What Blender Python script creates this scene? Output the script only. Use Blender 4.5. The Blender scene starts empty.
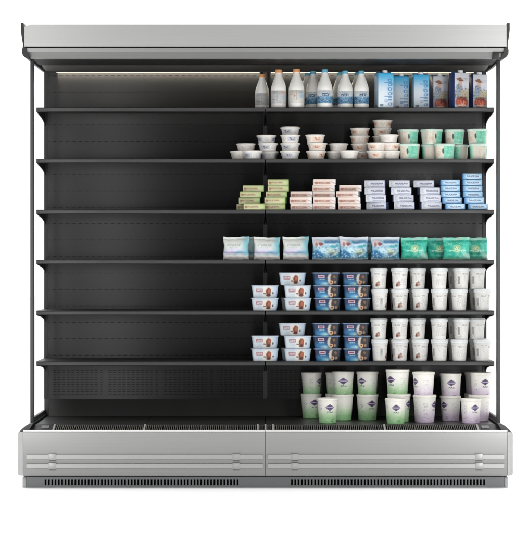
import bpy, bmesh, math, random
from mathutils import Vector, Matrix
random.seed(7)
S = bpy.context.scene
COL = S.collection
PI = math.pi

# ------------------------------------------------------------------ measurement helpers
# The cabinet's back wall is the plane Y = 0, its front faces -Y.  "d" is the distance in front of
# the back wall.  PX / PZ turn a measurement taken on the photograph at depth d into metres.
CAM_D = 12.5
FPX = 2210.0
ZC = 1.2106
def PX(px, d): return (px - 265.3) * (CAM_D - d) / FPX
def PZ(py, d): return ZC + (260.0 - py) * (CAM_D - d) / FPX

# ------------------------------------------------------------------ object helpers
def tag(o, label=None, cat=None, group=None, kind=None):
    if label: o['label'] = label
    if cat: o['category'] = cat
    if group: o['group'] = group
    if kind: o['kind'] = kind
    return o

def empty(name, loc=(0, 0, 0)):
    o = bpy.data.objects.new(name, None)
    o.empty_display_size = 0.05
    COL.objects.link(o)
    o.location = loc
    return o

def mesh_from_bm(name, bm, mats, smooth=35):
    me = bpy.data.meshes.new(name)
    bm.normal_update()
    bm.to_mesh(me)
    bm.free()
    for m in (mats if isinstance(mats, (list, tuple)) else [mats]):
        me.materials.append(m)
    if smooth:
        for p in me.polygons: p.use_smooth = True
        me.set_sharp_from_angle(angle=math.radians(smooth))
    return me

def obj(name, bm, mats, parent=None, smooth=35):
    o = bpy.data.objects.new(name, mesh_from_bm(name, bm, mats, smooth))
    COL.objects.link(o)
    if parent: o.parent = parent
    return o

def copy_tree(o, parent=None):
    c = o.copy()
    COL.objects.link(c)
    if parent is not None:
        c.parent = parent
    for ch in list(o.children):
        copy_tree(ch, c)
    return c

# ------------------------------------------------------------------ mesh helpers
def newbm():
    bm = bmesh.new()
    bm.loops.layers.uv.new('UVMap')
    return bm

def add_box(bm, x0, x1, y0, y1, z0, z1, bevel=0.0, seg=2, mats=None, uvm=False):
    """box; mats = (front, side, top) material slots; uv: normalised per dominant side, or metres (uvm)"""
    t = bmesh.new()
    bmesh.ops.create_cube(t, size=1.0)
    for v in t.verts:
        v.co = Vector(((v.co.x + .5) * (x1 - x0) + x0, (v.co.y + .5) * (y1 - y0) + y0, (v.co.z + .5) * (z1 - z0) + z0))
    if bevel > 0:
        bmesh.ops.bevel(t, geom=list(t.edges), offset=bevel, segments=seg, profile=.5, affect='EDGES')
    t.normal_update()
    uv = bm.loops.layers.uv.active
    vm = {v: bm.verts.new(v.co) for v in t.verts}
    for f in t.faces:
        nf = bm.faces.new([vm[v] for v in f.verts])
        n = f.normal
        a = max(range(3), key=lambda i: abs(n[i]))
        slot = 0
        if mats:
            slot = mats[0] if (a == 1 and n.y < 0) else (mats[2] if a == 2 and n.z > 0 else mats[1])
        nf.material_index = slot
        for l in nf.loops:
            c = l.vert.co
            if uvm:
                l[uv].uv = (c.x, c.z) if a == 1 else ((c.y, c.z) if a == 0 else (c.x, c.y))
            else:
                u, v, w = (c.x - x0) / (x1 - x0), (c.y - y0) / (y1 - y0), (c.z - z0) / (z1 - z0)
                l[uv].uv = (u, w) if a == 1 else ((v, w) if a == 0 else (u, v))
    t.free()

def add_extrude_x(bm, prof, x0, x1, uvm=True):
    """prof: list of (y, z) points (closed), extruded along X"""
    uv = bm.loops.layers.uv.active
    A = [bm.verts.new((x0, y, z)) for y, z in prof]
    B = [bm.verts.new((x1, y, z)) for y, z in prof]
    n = len(prof)
    fs = [bm.faces.new(A), bm.faces.new(B[::-1])]
    for i in range(n):
        j = (i + 1) % n
        fs.append(bm.faces.new([A[i], B[i], B[j], A[j]]))
    for f in fs:
        for l in f.loops:
            l[uv].uv = (l.vert.co.x, l.vert.co.z)
    bmesh.ops.recalc_face_normals(bm, faces=fs)

def add_extrude_y(bm, prof, y0, y1):
    uv = bm.loops.layers.uv.active
    A = [bm.verts.new((x, y0, z)) for x, z in prof]
    B = [bm.verts.new((x, y1, z)) for x, z in prof]
    n = len(prof)
    fs = [bm.faces.new(A), bm.faces.new(B[::-1])]
    for i in range(n):
        j = (i + 1) % n
        fs.append(bm.faces.new([A[i], B[i], B[j], A[j]]))
    for f in fs:
        for l in f.loops:
            l[uv].uv = (l.vert.co.x, l.vert.co.z)
    bmesh.ops.recalc_face_normals(bm, faces=fs)

def add_lathe(bm, prof, seg=40, H=None, slots=None, cx=0, cy=0):
    """prof: list of (r, z); slots: material index for each profile step; u=.5 faces -Y"""
    uv = bm.loops.layers.uv.active
    H = H or max(z for r, z in prof)
    rings = []
    for r, z in prof:
        if r < 1e-6:
            rings.append([bm.verts.new((cx, cy, z))])
        else:
            rings.append([bm.verts.new((cx + r * math.sin(2 * PI * (i / seg - .5)), cy - r * math.cos(2 * PI * (i / seg - .5)), z)) for i in range(seg)])
    for k in range(len(prof) - 1):
        a, b = rings[k], rings[k + 1]
        for i in range(seg):
            j = (i + 1) % seg
            if len(a) == 1 and len(b) == 1: continue
            if len(a) == 1: vs = [a[0], b[j], b[i]]; us = [i + .5, i + 1, i]; zs = [0, 1, 1]
            elif len(b) == 1: vs = [a[i], a[j], b[0]]; us = [i, i + 1, i + .5]; zs = [0, 0, 1]
            else: vs = [a[i], a[j], b[j], b[i]]; us = [i, i + 1, i + 1, i]; zs = [0, 0, 1, 1]
            f = bm.faces.new(vs)
            f.material_index = slots[k] if slots else 0
            for l, u_, z_ in zip(f.loops, us, zs):
                l[uv].uv = (u_ / seg, prof[k + z_][1] / H)

def rrect(w, d, r, n=5):
    """rounded rectangle, counter-clockwise from above, starting on the back side so the seam is behind"""
    pts = []
    for cx, cy, a0 in ((-w / 2 + r, d / 2 - r, 90), (-w / 2 + r, -d / 2 + r, 180), (w / 2 - r, -d / 2 + r, 270), (w / 2 - r, d / 2 - r, 0)):
        for i in range(n + 1):
            a = math.radians(a0 + 90 * i / n)
            pts.append((cx + r * math.cos(a), cy + r * math.sin(a)))
    return pts

def add_loft(bm, rings, H, wrap=True, slots=None, caps=True, capslot=0):
    """rings: list of (z, pts). uv: wrap -> perimeter angle; else planar on the front"""
    uv = bm.loops.layers.uv.active
    R = [[bm.verts.new((x, y, z)) for x, y in pts] for z, pts in rings]
    n = len(R[0])
    P0 = max((p for z_, p in rings), key=lambda p: max(q[0] for q in p))
    cum = [0.0]
    for i in range(n):
        cum.append(cum[-1] + math.dist(P0[i], P0[(i + 1) % n]))
    fi = [i for i in range(n) if P0[i][1] < -abs(min(q[1] for q in P0)) + 1e-6]
    mid = (cum[fi[0]] + cum[fi[-1]]) / 2 if fi else cum[-1] / 2
    cum = [.5 + (c - mid) / cum[-1] for c in cum]
    for k in range(len(R) - 1):
        W = max(abs(v.co.x) for v in R[k]) * 2
        for i in range(n):
            j = (i + 1) % n
            f = bm.faces.new([R[k][i], R[k][j], R[k + 1][j], R[k + 1][i]])
            f.material_index = slots[k] if slots else 0
            f.normal_update()
            for q, l in enumerate(f.loops):
                c = l.vert.co
                if wrap:
                    ii = i if q in (0, 3) else i + 1
                    l[uv].uv = (cum[ii], c.z / H)
                else:
                    W = max(1e-6, max(abs(v.co.x) for v in (R[k] if q < 2 else R[k + 1])) * 2)
                    D = max(1e-6, max(abs(v.co.y) for v in (R[k] if q < 2 else R[k + 1])) * 2)
                    nn = f.normal
                    if nn.y < -.6: l[uv].uv = (c.x / W + .5, c.z / H)
                    else: l[uv].uv = (0.02 + .05 * (c.y / D + .5), c.z / H)
    if caps:
        f = bm.faces.new(R[0][::-1]); f.material_index = capslot
        f2 = bm.faces.new(R[-1]); f2.material_index = capslot
        for ff in (f, f2):
            for l in ff.loops: l[uv].uv = (.02, .02)

# ------------------------------------------------------------------ procedural materials
def lin(c):
    return tuple(((x / 255) / 12.92 if x / 255 <= .04045 else ((x / 255 + .055) / 1.055) ** 2.4) for x in c) + (1,)

class Art:
    """a node material whose colour is a stack of masks laid out in the surface's own UV space"""
    def __init__(s, name, base, rough=.45, spec=.4, metal=0, vary=.05, coord='UV'):
        s.m = bpy.data.materials.new(name)
        s.m.use_nodes = True
        s.nt = s.m.node_tree
        s.n = s.nt.nodes
        s.bsdf = next(x for x in s.n if x.type == 'BSDF_PRINCIPLED')
        s.bsdf.inputs['Roughness'].default_value = rough
        s.bsdf.inputs['Specular IOR Level'].default_value = spec
        s.bsdf.inputs['Metallic'].default_value = metal
        tc = s.n.new('ShaderNodeTexCoord')
        s.coord = tc.outputs[coord]
        s.tc = tc
        s.u0, s.v0 = s.sep(s.coord)
        s.u, s.v = s.u0, s.v0
        rgb = s.n.new('ShaderNodeRGB'); rgb.outputs[0].default_value = lin(base)
        s.col = rgb.outputs[0]
        s.vary = vary
    def link(s, a, b): s.nt.links.new(a, b)
    def sep(s, vec):
        x = s.n.new('ShaderNodeSeparateXYZ'); s.link(vec, x.inputs[0])
        return x.outputs[0], x.outputs[1]
    def math(s, op, a, b=None, clamp=False):
        x = s.n.new('ShaderNodeMath'); x.operation = op; x.use_clamp = clamp
        for i, q in enumerate((a, b)):
            if q is None: continue
            if isinstance(q, (int, float)): x.inputs[i].default_value = q
            else: s.link(q, x.inputs[i])
        return x.outputs[0]
    def sst(s, x, a, b):
        """smoothstep; a > b gives the falling one"""
        inv = a > b
        if inv: a, b = b, a
        m = s.n.new('ShaderNodeMapRange'); m.interpolation_type = 'SMOOTHSTEP'
        m.inputs['From Min'].default_value = a; m.inputs['From Max'].default_value = b
        m.inputs['To Min'].default_value = 1 if inv else 0; m.inputs['To Max'].default_value = 0 if inv else 1
        s.link(x, m.inputs['Value'])
        return m.outputs[0]
    def mul(s, *a):
        r = a[0]
        for b in a[1:]: r = s.math('MULTIPLY', r, b)
        return r
    def inv(s, a): return s.math('SUBTRACT', 1, a)
    def rect(s, u0, u1, v0, v1, e=.012):
        return s.mul(s.sst(s.u, u0 - e, u0 + e), s.sst(s.u, u1 + e, u1 - e), s.sst(s.v, v0 - e, v0 + e), s.sst(s.v, v1 + e, v1 - e))
    def dist(s, cx, cy, rx, ry, rot=0):
        x = s.math('SUBTRACT', s.u, cx); y = s.math('SUBTRACT', s.v, cy)
        if rot:
            c, k = math.cos(math.radians(rot)), math.sin(math.radians(rot))
            x, y = s.math('ADD', s.mul(x, c), s.mul(y, k)), s.math('SUBTRACT', s.mul(y, c), s.mul(x, k))
        x = s.math('DIVIDE', x, rx); y = s.math('DIVIDE', y, ry)
        return x, y
    def ell(s, cx, cy, rx, ry, e=.15, rot=0):
        x, y = s.dist(cx, cy, rx, ry, rot)
        r = s.math('SQRT', s.math('ADD', s.mul(x, x), s.mul(y, y)))
        return s.sst(r, 1 + e, 1 - e)
    def diamond(s, cx, cy, rx, ry, e=.08):
        x, y = s.dist(cx, cy, rx, ry)
        r = s.math('ADD', s.math('POWER', s.math('ABSOLUTE', x), 1.25), s.math('POWER', s.math('ABSOLUTE', y), 1.25))
        return s.sst(r, 1 + e, 1 - e)
    def ring(s, cx, cy, rx, ry, w=.55, e=.15):
        return s.mul(s.ell(cx, cy, rx, ry, e), s.inv(s.ell(cx, cy, rx * w, ry * w, e)))
    def noise(s, su, sv, th=None, soft=.06, detail=3, seed=0.0):
        mp = s.n.new('ShaderNodeCombineXYZ')
        s.link(s.math('MULTIPLY', s.u, su), mp.inputs[0]); s.link(s.math('MULTIPLY', s.v, sv), mp.inputs[1])
        mp.inputs[2].default_value = seed
        nz = s.n.new('ShaderNodeTexNoise'); nz.inputs['Scale'].default_value = 1; nz.inputs['Detail'].default_value = detail
        s.link(mp.outputs[0], nz.inputs['Vector'])
        f = nz.outputs['Fac']
        return f if th is None else s.sst(f, th - soft, th + soft)
    def warp(s, amt, su, sv, seed=0.0):
        """following masks get a wobbling outline"""
        s.u, s.v = s.u0, s.v0
        if amt:
            a = s.noise(su, sv, seed=seed); b = s.noise(su, sv, seed=seed + 9)
            u = s.math('ADD', s.u0, s.mul(s.math('SUBTRACT', a, .5), amt))
            v = s.math('ADD', s.v0, s.mul(s.math('SUBTRACT', b, .5), amt))
            s.u, s.v = u, v
        return s
    def textlines(s, u0, u1, v0, v1, rows, su=60, seed=1.0, th=.5):
        """rows of tiny unreadable print"""
        box = s.rect(u0, u1, v0, v1, .006)
        t = s.math('DIVIDE', s.math('SUBTRACT', s.v, v0), (v1 - v0) / rows)
        fr = s.math('FRACT', t)
        row = s.mul(s.sst(fr, .15, .3), s.sst(fr, .85, .7))
        cell = s.math('FLOOR', t)
        mp = s.n.new('ShaderNodeCombineXYZ')
        s.link(s.math('MULTIPLY', s.u, su), mp.inputs[0]); s.link(s.math('MULTIPLY', cell, 7.31), mp.inputs[1]); mp.inputs[2].default_value = seed
        nz = s.n.new('ShaderNodeTexNoise'); nz.inputs['Scale'].default_value = 1; nz.inputs['Detail'].default_value = 1
        s.link(mp.outputs[0], nz.inputs['Vector'])
        return s.mul(box, row, s.sst(nz.outputs['Fac'], th - .05, th + .05))
    def put(s, mask, color, k=1.0):
        mx = s.n.new('ShaderNodeMix'); mx.data_type = 'RGBA'
        s.link(s.mul(mask, k) if k != 1 else mask, mx.inputs[0])
        s.link(s.col, mx.inputs[6])
        if isinstance(color, tuple): mx.inputs[7].default_value = lin(color)
        else: s.link(color, mx.inputs[7])
        s.col = mx.outputs[2]
        return s
    def bump(s, h, strength=.2, dist=.002):
        b = s.n.new('ShaderNodeBump'); b.inputs['Strength'].default_value = strength; b.inputs['Distance'].default_value = dist
        s.link(h, b.inputs['Height']); s.link(b.outputs[0], s.bsdf.inputs['Normal'])
        return s
    def done(s):
        if s.vary:
            oi = s.n.new('ShaderNodeObjectInfo')
            hs = s.n.new('ShaderNodeHueSaturation')
            v = s.math('ADD', s.mul(oi.outputs['Random'], 2 * s.vary), 1 - s.vary)
            s.link(v, hs.inputs['Value']); s.link(s.col, hs.inputs['Color'])
            s.col = hs.outputs[0]
        s.link(s.col, s.bsdf.inputs['Base Color'])
        return s.m

def plain(name, c, rough=.5, spec=.4, metal=0, grain=.08, gs=(90, 90), vary=.03, coord='Object'):
    """a plain coloured surface with a little uneven tone"""
    a = Art(name, c, rough, spec, metal, vary, coord)
    d = tuple(int(x * .8) for x in c)
    a.put(a.noise(gs[0], gs[1], detail=4), d, grain * 4 if grain < .25 else 1)
    nz = a.noise(gs[0] * .3, gs[1] * .3, detail=3, seed=3)
    r = a.math('ADD', a.mul(a.math('SUBTRACT', nz, .5), .25), rough)
    a.link(r, a.bsdf.inputs['Roughness'])
    return a.done()

# ---- cabinet materials
def steel(name, c, rough, metal, su, sv):
    a = Art(name, c, rough, .5, metal, 0, 'UV')
    d = tuple(int(x * .93) for x in c)
    a.put(a.noise(su, sv, detail=5), d, 1)
    nz = a.noise(su * .7, sv * .7, detail=4, seed=5)
    a.link(a.math('ADD', a.mul(a.math('SUBTRACT', nz, .5), .16), rough), a.bsdf.inputs['Roughness'])
    return a.done()

M_fascia = steel('header_grey_paint', (174, 174, 173), .40, .5, 1.2, 160)
M_lip = steel('header_grey_paint_shaded', (136, 136, 134), .40, .5, 1.2, 160)  # header paint darkened: shade of the down-facing lip put into the colour
M_steel = steel('brushed_front_steel', (150, 150, 149), .34, .78, 1.0, 260)
M_rail = steel('satin_bumper_rail', (160, 160, 159), .36, .75, 1.0, 200)
M_endcap = steel('pale_end_plastic', (176, 176, 176), .5, .0, 30, 30)
M_kick = steel('grey_kick_plate', (108, 109, 110), .4, .6, 8, 60)
M_highlight = steel('pale_edge_highlight', (215, 215, 213), .35, .3, 2, 60)  # pale colour for the highlight on the base's top edge
M_black = plain('black_plastic', (30, 30, 31), .45, .4)
M_hole = plain('slot_darkness', (9, 9, 9), .8, .1)
M_frame = plain('dark_frame_paint', (56, 57, 58), .42, .45)
M_plate_shadow = plain('grey_plate_and_clip_shadow', (112, 112, 110), .4)  # name plates, indicator and the painted shadow below the clips
M_rib = plain('grille_rib_grey', (98, 95, 90), .5)
M_div = plain('pale_divider', (150, 150, 146), .5)
M_shelf = plain('charcoal_shelf_paint', (38, 38, 39), .42, .5, 0, .06, (60, 60))
M_lipshelf = plain('charcoal_shelf_lip', (38, 38, 38), .34, .5, 0, .05, (40, 40))
M_deck = plain('charcoal_deck_paint', (42, 41, 40), .42, .45, 0, .08, (30, 30))
M_canopy = plain('grey_canopy_lining', (88, 87, 84), .5, .4)
M_honey = plain('black_air_honeycomb', (26, 26, 26), .6, .2)

def wall_mat(perf=False):
    a = Art('charcoal_back_panel', (17, 17, 17), .27, .5, 0, 0, 'UV')
    tn = a.n.new('ShaderNodeTangent'); tn.direction_type = 'UV_MAP'; tn.uv_map = 'UVMap'
    a.link(tn.outputs[0], a.bsdf.inputs['Tangent'])
    a.bsdf.inputs['Anisotropic'].default_value = .95; a.bsdf.inputs['Anisotropic Rotation'].default_value = .25
    a.put(a.noise(2, 3, detail=0), (15, 15, 15), .7)
    # horizontal joints with punched slots, one every 93 mm
    z0 = PZ(75.6, 0)
    t = a.math('DIVIDE', a.math('SUBTRACT', z0 + .0465, a.v), 16.45 * CAM_D / FPX)
    fr = a.math('ABSOLUTE', a.math('SUBTRACT', a.math('FRACT', t), .5))
    line = a.sst(fr, .022, .012)
    glow = a.mul(a.sst(fr, .045, .03), a.inv(line))
    lo = PZ(366, 0)
    above = a.sst(a.v, lo, lo + .002)
    fx = a.math('FRACT', a.math('DIVIDE', a.u, .0365))
    dash = a.mul(a.sst(fx, .04, .08), a.sst(fx, .62, .58))
    a.put(a.mul(line, above, .3), (14, 14, 14))
    slot = a.mul(line, above, dash)
    a.put(slot, (4, 4, 4))
    # solid sheet joint under the second shelf
    zj = PZ(173.0, 0)
    a.put(a.mul(a.sst(a.v, zj - .003, zj - .0015), a.sst(a.v, zj + .003, zj + .0015)), (12, 12, 12))
    # fixing holes beside every upright
    ax = a.math('ABSOLUTE', a.u)
    for py in (76.5, 137, 178, 278, 330):
        for hx in (.052, 1.19):
            q = a.math('SQRT', a.math('ADD', a.math('POWER', a.math('SUBTRACT', ax, hx), 2), a.math('POWER', a.math('SUBTRACT', a.v, PZ(py, 0)), 2)))
            a.put(a.sst(q, .0062, .0048), (7, 7, 7))
    # perforated air field behind the bottom deck
    v0, v1 = PZ(395, 0), PZ(368.5, 0)
    field = a.mul(a.sst(a.v, v0, v0 + .002), a.sst(a.v, v1, v1 - .002))
    ry = a.math('FRACT', a.math('DIVIDE', a.v, .0135))
    rx = a.math('FRACT', a.math('DIVIDE', a.u, .0262))
    bl = a.math('FRACT', a.math('DIVIDE', a.math('ADD', ax, .02), .31))
    blk = a.math('MAXIMUM', a.mul(a.sst(bl, .12, .125), a.sst(bl, .95, .945)), a.mul(a.sst(bl, .015, .02), a.sst(bl, .07, .065)))
    holes = a.mul(field, blk, a.sst(ry, .28, .34), a.sst(ry, .72, .66), a.sst(rx, .1, .16), a.sst(rx, .86, .8))
    a.put(holes, (8, 8, 8), .8)
    dark = a.math('MAXIMUM', a.mul(slot, .75), a.mul(holes, .5))
    a.link(a.mul(a.inv(dark), .34), a.bsdf.inputs['Specular IOR Level'])
    return a.done()
M_wall = wall_mat()

def upright_mat():
    a = Art('slotted_upright_paint', (20, 20, 20), .45, .4, 0, 0, 'UV')
    fr = a.math('FRACT', a.math('DIVIDE', a.v, .0185))
    fu = a.math('FRACT', a.math('DIVIDE', a.u, .011))
    a.put(a.mul(a.sst(fr, .2, .25), a.sst(fr, .8, .75), a.sst(fu, .2, .25), a.sst(fu, .8, .75)), (6, 6, 6))
    return a.done()
M_upright = upright_mat()

def emit(name, c, k):
    m = bpy.data.materials.new(name); m.use_nodes = True
    n = m.node_tree.nodes
    b = next(x for x in n if x.type == 'BSDF_PRINCIPLED')
    b.inputs['Base Color'].default_value = lin(c)
    b.inputs['Emission Color'].default_value = lin(c)
    b.inputs['Emission Strength'].default_value = k
    return m
M_led = emit('warm_led_strip', (255, 243, 222), 50.0)

# ------------------------------------------------------------------ floor
bm = newbm()
uvl = bm.loops.layers.uv.active
vs = [bm.verts.new(p) for p in ((-60, -14.5, 0), (60, -14.5, 0), (60, 60, 0), (-60, 60, 0))]
f = bm.faces.new(vs)
for l in f.loops: l[uvl].uv = (l.vert.co.x, l.vert.co.y)
a = Art('white_studio_floor', (250, 250, 250), .7, .1, 0, 0, 'UV')
a.put(a.noise(1.5, 1.5, detail=3), (247, 247, 247), .6)
floor = obj('floor', bm, a.done(), smooth=0)
tag(floor, kind='structure')

# ------------------------------------------------------------------ the cabinet
cab = empty('display_refrigerator')
tag(cab, 'tall open-front refrigerated display cabinet in grey steel with six charcoal shelves', 'display refrigerator')
HW = 1.25
Z_DECK = PZ(424.9, .69)
Z_UNDER = PZ(58.5, .74)            # underside of the header
Z_TOP = PZ(24.6, .79)

# back wall, one panel per bay
for x0, x1 in ((-HW, -.002), (.002, HW)):
    bm = newbm(); add_box(bm, x0, x1, 0, .03, Z_DECK - .02, Z_UNDER + .02, uvm=True)
    obj('back_panel', bm, M_wall, cab)
bm = newbm(); add_box(bm, -HW, HW, .032, .085, .02, Z_TOP - .02, uvm=True)
obj('rear_insulation', bm, M_black, cab)
# sloping air duct cover at the foot of the back wall
bm = newbm(); add_extrude_x(bm, [(-.001, PZ(399, 0)), (-.004, PZ(399, 0)), (-.05, Z_DECK + .0015), (-.001, Z_DECK + .0015)], -HW + .03, HW - .03)
obj('air_duct_cover', bm, M_deck, cab)
for x0, x1 in ((-HW, -HW + .022), (-.011, .011), (HW - .022, HW)):
    bm = newbm(); add_box(bm, x0, x1, -.009, -.0015, PZ(398.5, 0), Z_UNDER - .002, uvm=True)
    for fc in bm.faces:
        for l in fc.loops: l[bm.loops.layers.uv.active].uv.x -= x0
    obj('slotted_upright', bm, M_upright, cab)

# shelves
SHELF_Y = [107.3, 158.6, 209.5, 259.6, 310.7, 361.4]
SHELF_Z = [PZ(y, .46) for y in SHELF_Y]
SD = .46
def bracket_bm(x):
    b = newbm()
    pr = [(-SD + .012, -.004), (-SD + .012, -.0245), (-.40, -.030), (-.30, -.035), (-.2, -.042), (-.12, -.050), (-.055, -.060), (-.012, -.076), (-.012, -.004)]
    add_extrude_x(b, [(y, z) for y, z in pr], x - .002, x + .002)
    return b
shelf_proto = None
for k, z in enumerate(SHELF_Z):
    for side in (-1, 1):
        if shelf_proto is None:
            W = 1.2446
            bm = newbm()
            add_box(bm, -W / 2, W / 2, -SD + .006, -.012, -.004, 0, .0008, 1)
            sh = obj('shelf', bm, M_shelf, cab)
            bm = newbm()
            add_extrude_x(bm, [(-SD + .0065, -.0003), (-SD + .0035, -.0004), (-SD, -.0030), (-SD + .0015, -.0055), (-SD + .002, -.0205), (-SD, -.0225), (-SD + .002, -.0245), (-SD + .0065, -.0245)], -W / 2, W / 2)
            obj('price_rail', bm, M_lipshelf, sh, 20)
            for x in (-W / 2 + .0025, W / 2 - .0025):
                obj('shelf_bracket', bracket_bm(x), M_black, sh)
            shelf_proto = sh
        else:
            sh = copy_tree(shelf_proto, cab)
        sh.location = (side * (.0030 + 1.2446 / 2), 0, z)

# header
bm = newbm()
fx0, fx1 = PX(24.2, .79), PX(507.2, .79)
zt, zb = Z_TOP, PZ(46.6, .79)
ch = .03
add_extrude_y(bm, [(fx0, zb), (fx1, zb), (fx1, zt), (fx0 + ch, zt), (fx0 + .006, zt - .006), (fx0, zt - .016)], -.79, -.772)
fascia = obj('header_fascia', bm, M_fascia, cab)
bm = newbm()
zl0, zl1, zl2 = PZ(47.6, .785), PZ(51.6, .78), PZ(58.5, .745)
add_extrude_x(bm, [(-.7715, zl0), (-.784, zl0 - .002), (-.779, zl1), (-.744, zl2), (-.70, zl2), (-.70, zl0)], PX(26.8, .77), PX(503.6, .77))
obj('header_lip', bm, M_lip, cab, 15)
bm = newbm()
add_box(bm, fx0 + .02, fx1 - .02, -.771, .09, zl0 + .002, zt - .006, .004)
obj('header_housing', bm, M_black, cab)
def endcap(sgn):
    pts = [(20.9, 23.4), (21.6, 23.0), (23.3, 23.0), (23.9, 25), (23.8, 46.5), (26.6, 48.5), (26.6, 51), (29.8, 58.4), (29.0, 59.0), (26.5, 58.2), (23.6, 56.2), (22.2, 53.5), (22.0, 50.5), (22.9, 46.5), (22.8, 43), (21.6, 36.5), (20.9, 30)]
    b = newbm()
    pr = [(sgn * (265.3 - p) * (CAM_D - .79) / -FPX, PZ(q, .79)) for p, q in pts]
    add_extrude_y(b, pr, -.7935, .06)
    return b
for sgn in (1, -1):
    obj('header_end_cap', endcap(sgn), M_black, cab)
# underside: dark honeycomb outlet in front, lit lining behind it
bm = newbm(); add_box(bm, -1.262, 1.262, -.738, -.32, Z_UNDER + .0015, Z_UNDER + .03)
obj('air_outlet', bm, M_honey, cab)
bm = newbm(); add_extrude_x(bm, [(-.318, ZC + 1.0768), (-.07, ZC + 1.0632), (-.07, ZC + 1.068), (-.318, ZC + 1.10)], -1.235, 1.235)
obj('canopy_lining', bm, M_canopy, cab)
for x in (-1.248, 1.248):
    bm = newbm(); add_extrude_x(bm, [(-.46, Z_UNDER + .001), (-.46, PZ(62.5, .46) - .004), (-.2, PZ(65, .2) - .004), (0, PZ(68.5, 0)), (0, Z_UNDER + .03), (-.46, Z_UNDER + .03)], x - .003, x + .003)
    obj('canopy_gusset', bm, M_black, cab)
lamp_z = ZC + 1.0632
for x0, x1 in ((PX(57, 0), -.03), (.03, -PX(57, 0))):
    bm = newbm(); add_box(bm, x0 - .04, x1 + .025, -.0695, -.0655, lamp_z - .0075, lamp_z + .004, .001, 1)
    lh = obj('lamp_housing', bm, M_black, cab)
    bm = newbm(); add_box(bm, x0, x1, -.060, -.046, lamp_z - .0060, lamp_z + .0015, .002)
    obj('lamp_tube', bm, M_led, lh)
# controller box under the right end of the lip
bm = newbm(); add_box(bm, PX(492.8, .78), PX(503.2, .78), -.787, -.71, PZ(58.9, .78), PZ(51.8, .78), .002)
ctl = obj('controller_box', bm, M_black, cab)
bm = newbm(); add_box(bm, PX(498.8, .78), PX(500.6, .78), -.7885, -.786, PZ(57.2, .78), PZ(53.2, .78), .0008)
obj('indicator', bm, M_plate_shadow, ctl)

# side frames: front post and bottom rail at each end
for sgn in (-1, 1):
    xa = PX(30.6, .65); xb = PX(34.1, .65)
    if sgn > 0: xa, xb = -xb, -xa
    bm = newbm(); add_box(bm, xa, xb, -.672, -.63, PZ(426, .65), PZ(59.0, .65), .003)
    post = obj('side_post', bm, M_frame, cab)
    xc = (xa + xb) / 2
    bm = newbm(); add_box(bm, xc - .008, xc + .008, -.6285, -.002, Z_DECK + .0005, Z_DECK + .034, .002)
    obj('bottom_rail', bm, M_frame, cab)

# deck trays
xs = [-1.236, PX(147, .5), -.0 , PX(384, .5), 1.236]
for i in range(4):
    bm = newbm(); add_box(bm, xs[i] + .0012, xs[i + 1] - .0012, -.688, -.004, Z_DECK - .018, Z_DECK, .0012, 1, uvm=True)
    obj('deck_tray', bm, M_deck, cab)

# air return grille along the front edge (ribs are the surface pattern of one part)
bm = newbm()
za, zb2 = PZ(430.9, .80), Z_DECK
gx = PX(28.5, .75)
add_extrude_x(bm, [(-.79, za - .012), (-.69, zb2 - .012), (-.69, zb2 - .02), (-.79, za - .02)], gx, -gx)
obj('grille_pan', bm, M_hole, cab)
bm = newbm()
x = PX(54.5, .75)
while x < -PX(54.5, .75):
    add_extrude_x(bm, [(-.792, za), (-.69, zb2 + .0005), (-.69, zb2 - .008), (-.792, za - .008)], x, x + .0034)
    x += .01035
obj('air_grille', bm, M_rib, cab)
for px in (54, 144.5, 257.8, 265.4, 273, 384.5, 477.6):
    bm = newbm(); xx = PX(px, .74)
    add_extrude_x(bm, [(-.794, za + .003), (-.69, zb2 + .004), (-.688, zb2 - .01), (-.792, za - .01)], xx - .0045, xx + .0045)
    obj('grille_divider', bm, M_div, cab)
for sgn in (-1, 1):
    x0, x1 = PX(28.2, .75), PX(53, .75)
    if sgn > 0: x0, x1 = -x1, -x0
    bm = newbm(); add_extrude_x(bm, [(-.795, za + .001), (-.675, zb2 + .002), (-.675, zb2 - .02), (-.795, za - .02)], x0, x1)
    eb = obj('end_block', bm, M_black, cab)
    p0, p1 = PX(41.5, .75), PX(49, .75)
    if sgn > 0: p0, p1 = -p1, -p0
    bm = newbm(); add_extrude_x(bm, [(-.765, za + .0085), (-.72, zb2 - .0045), (-.72, zb2 - .007), (-.765, za + .006)], p0, p1)
    for v in bm.verts: v.co.z += .0035
    obj('name_plate', bm, M_plate_shadow, eb)
    # sloping dark shoulder beyond the end block
    q = [(18.8, 432.1), (28.0, 432.2), (33.0, 423.6), (29.0, 424.2), (26.0, 425.6), (22.4, 428.6)]
    pr = [((p - 265.3) * (CAM_D - .78) / FPX * (1 if sgn < 0 else -1), PZ(y, .78)) for p, y in q]
    bm = newbm(); add_extrude_y(bm, pr, -.787, -.02)
    obj('end_shoulder', bm, M_frame, cab)

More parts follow.
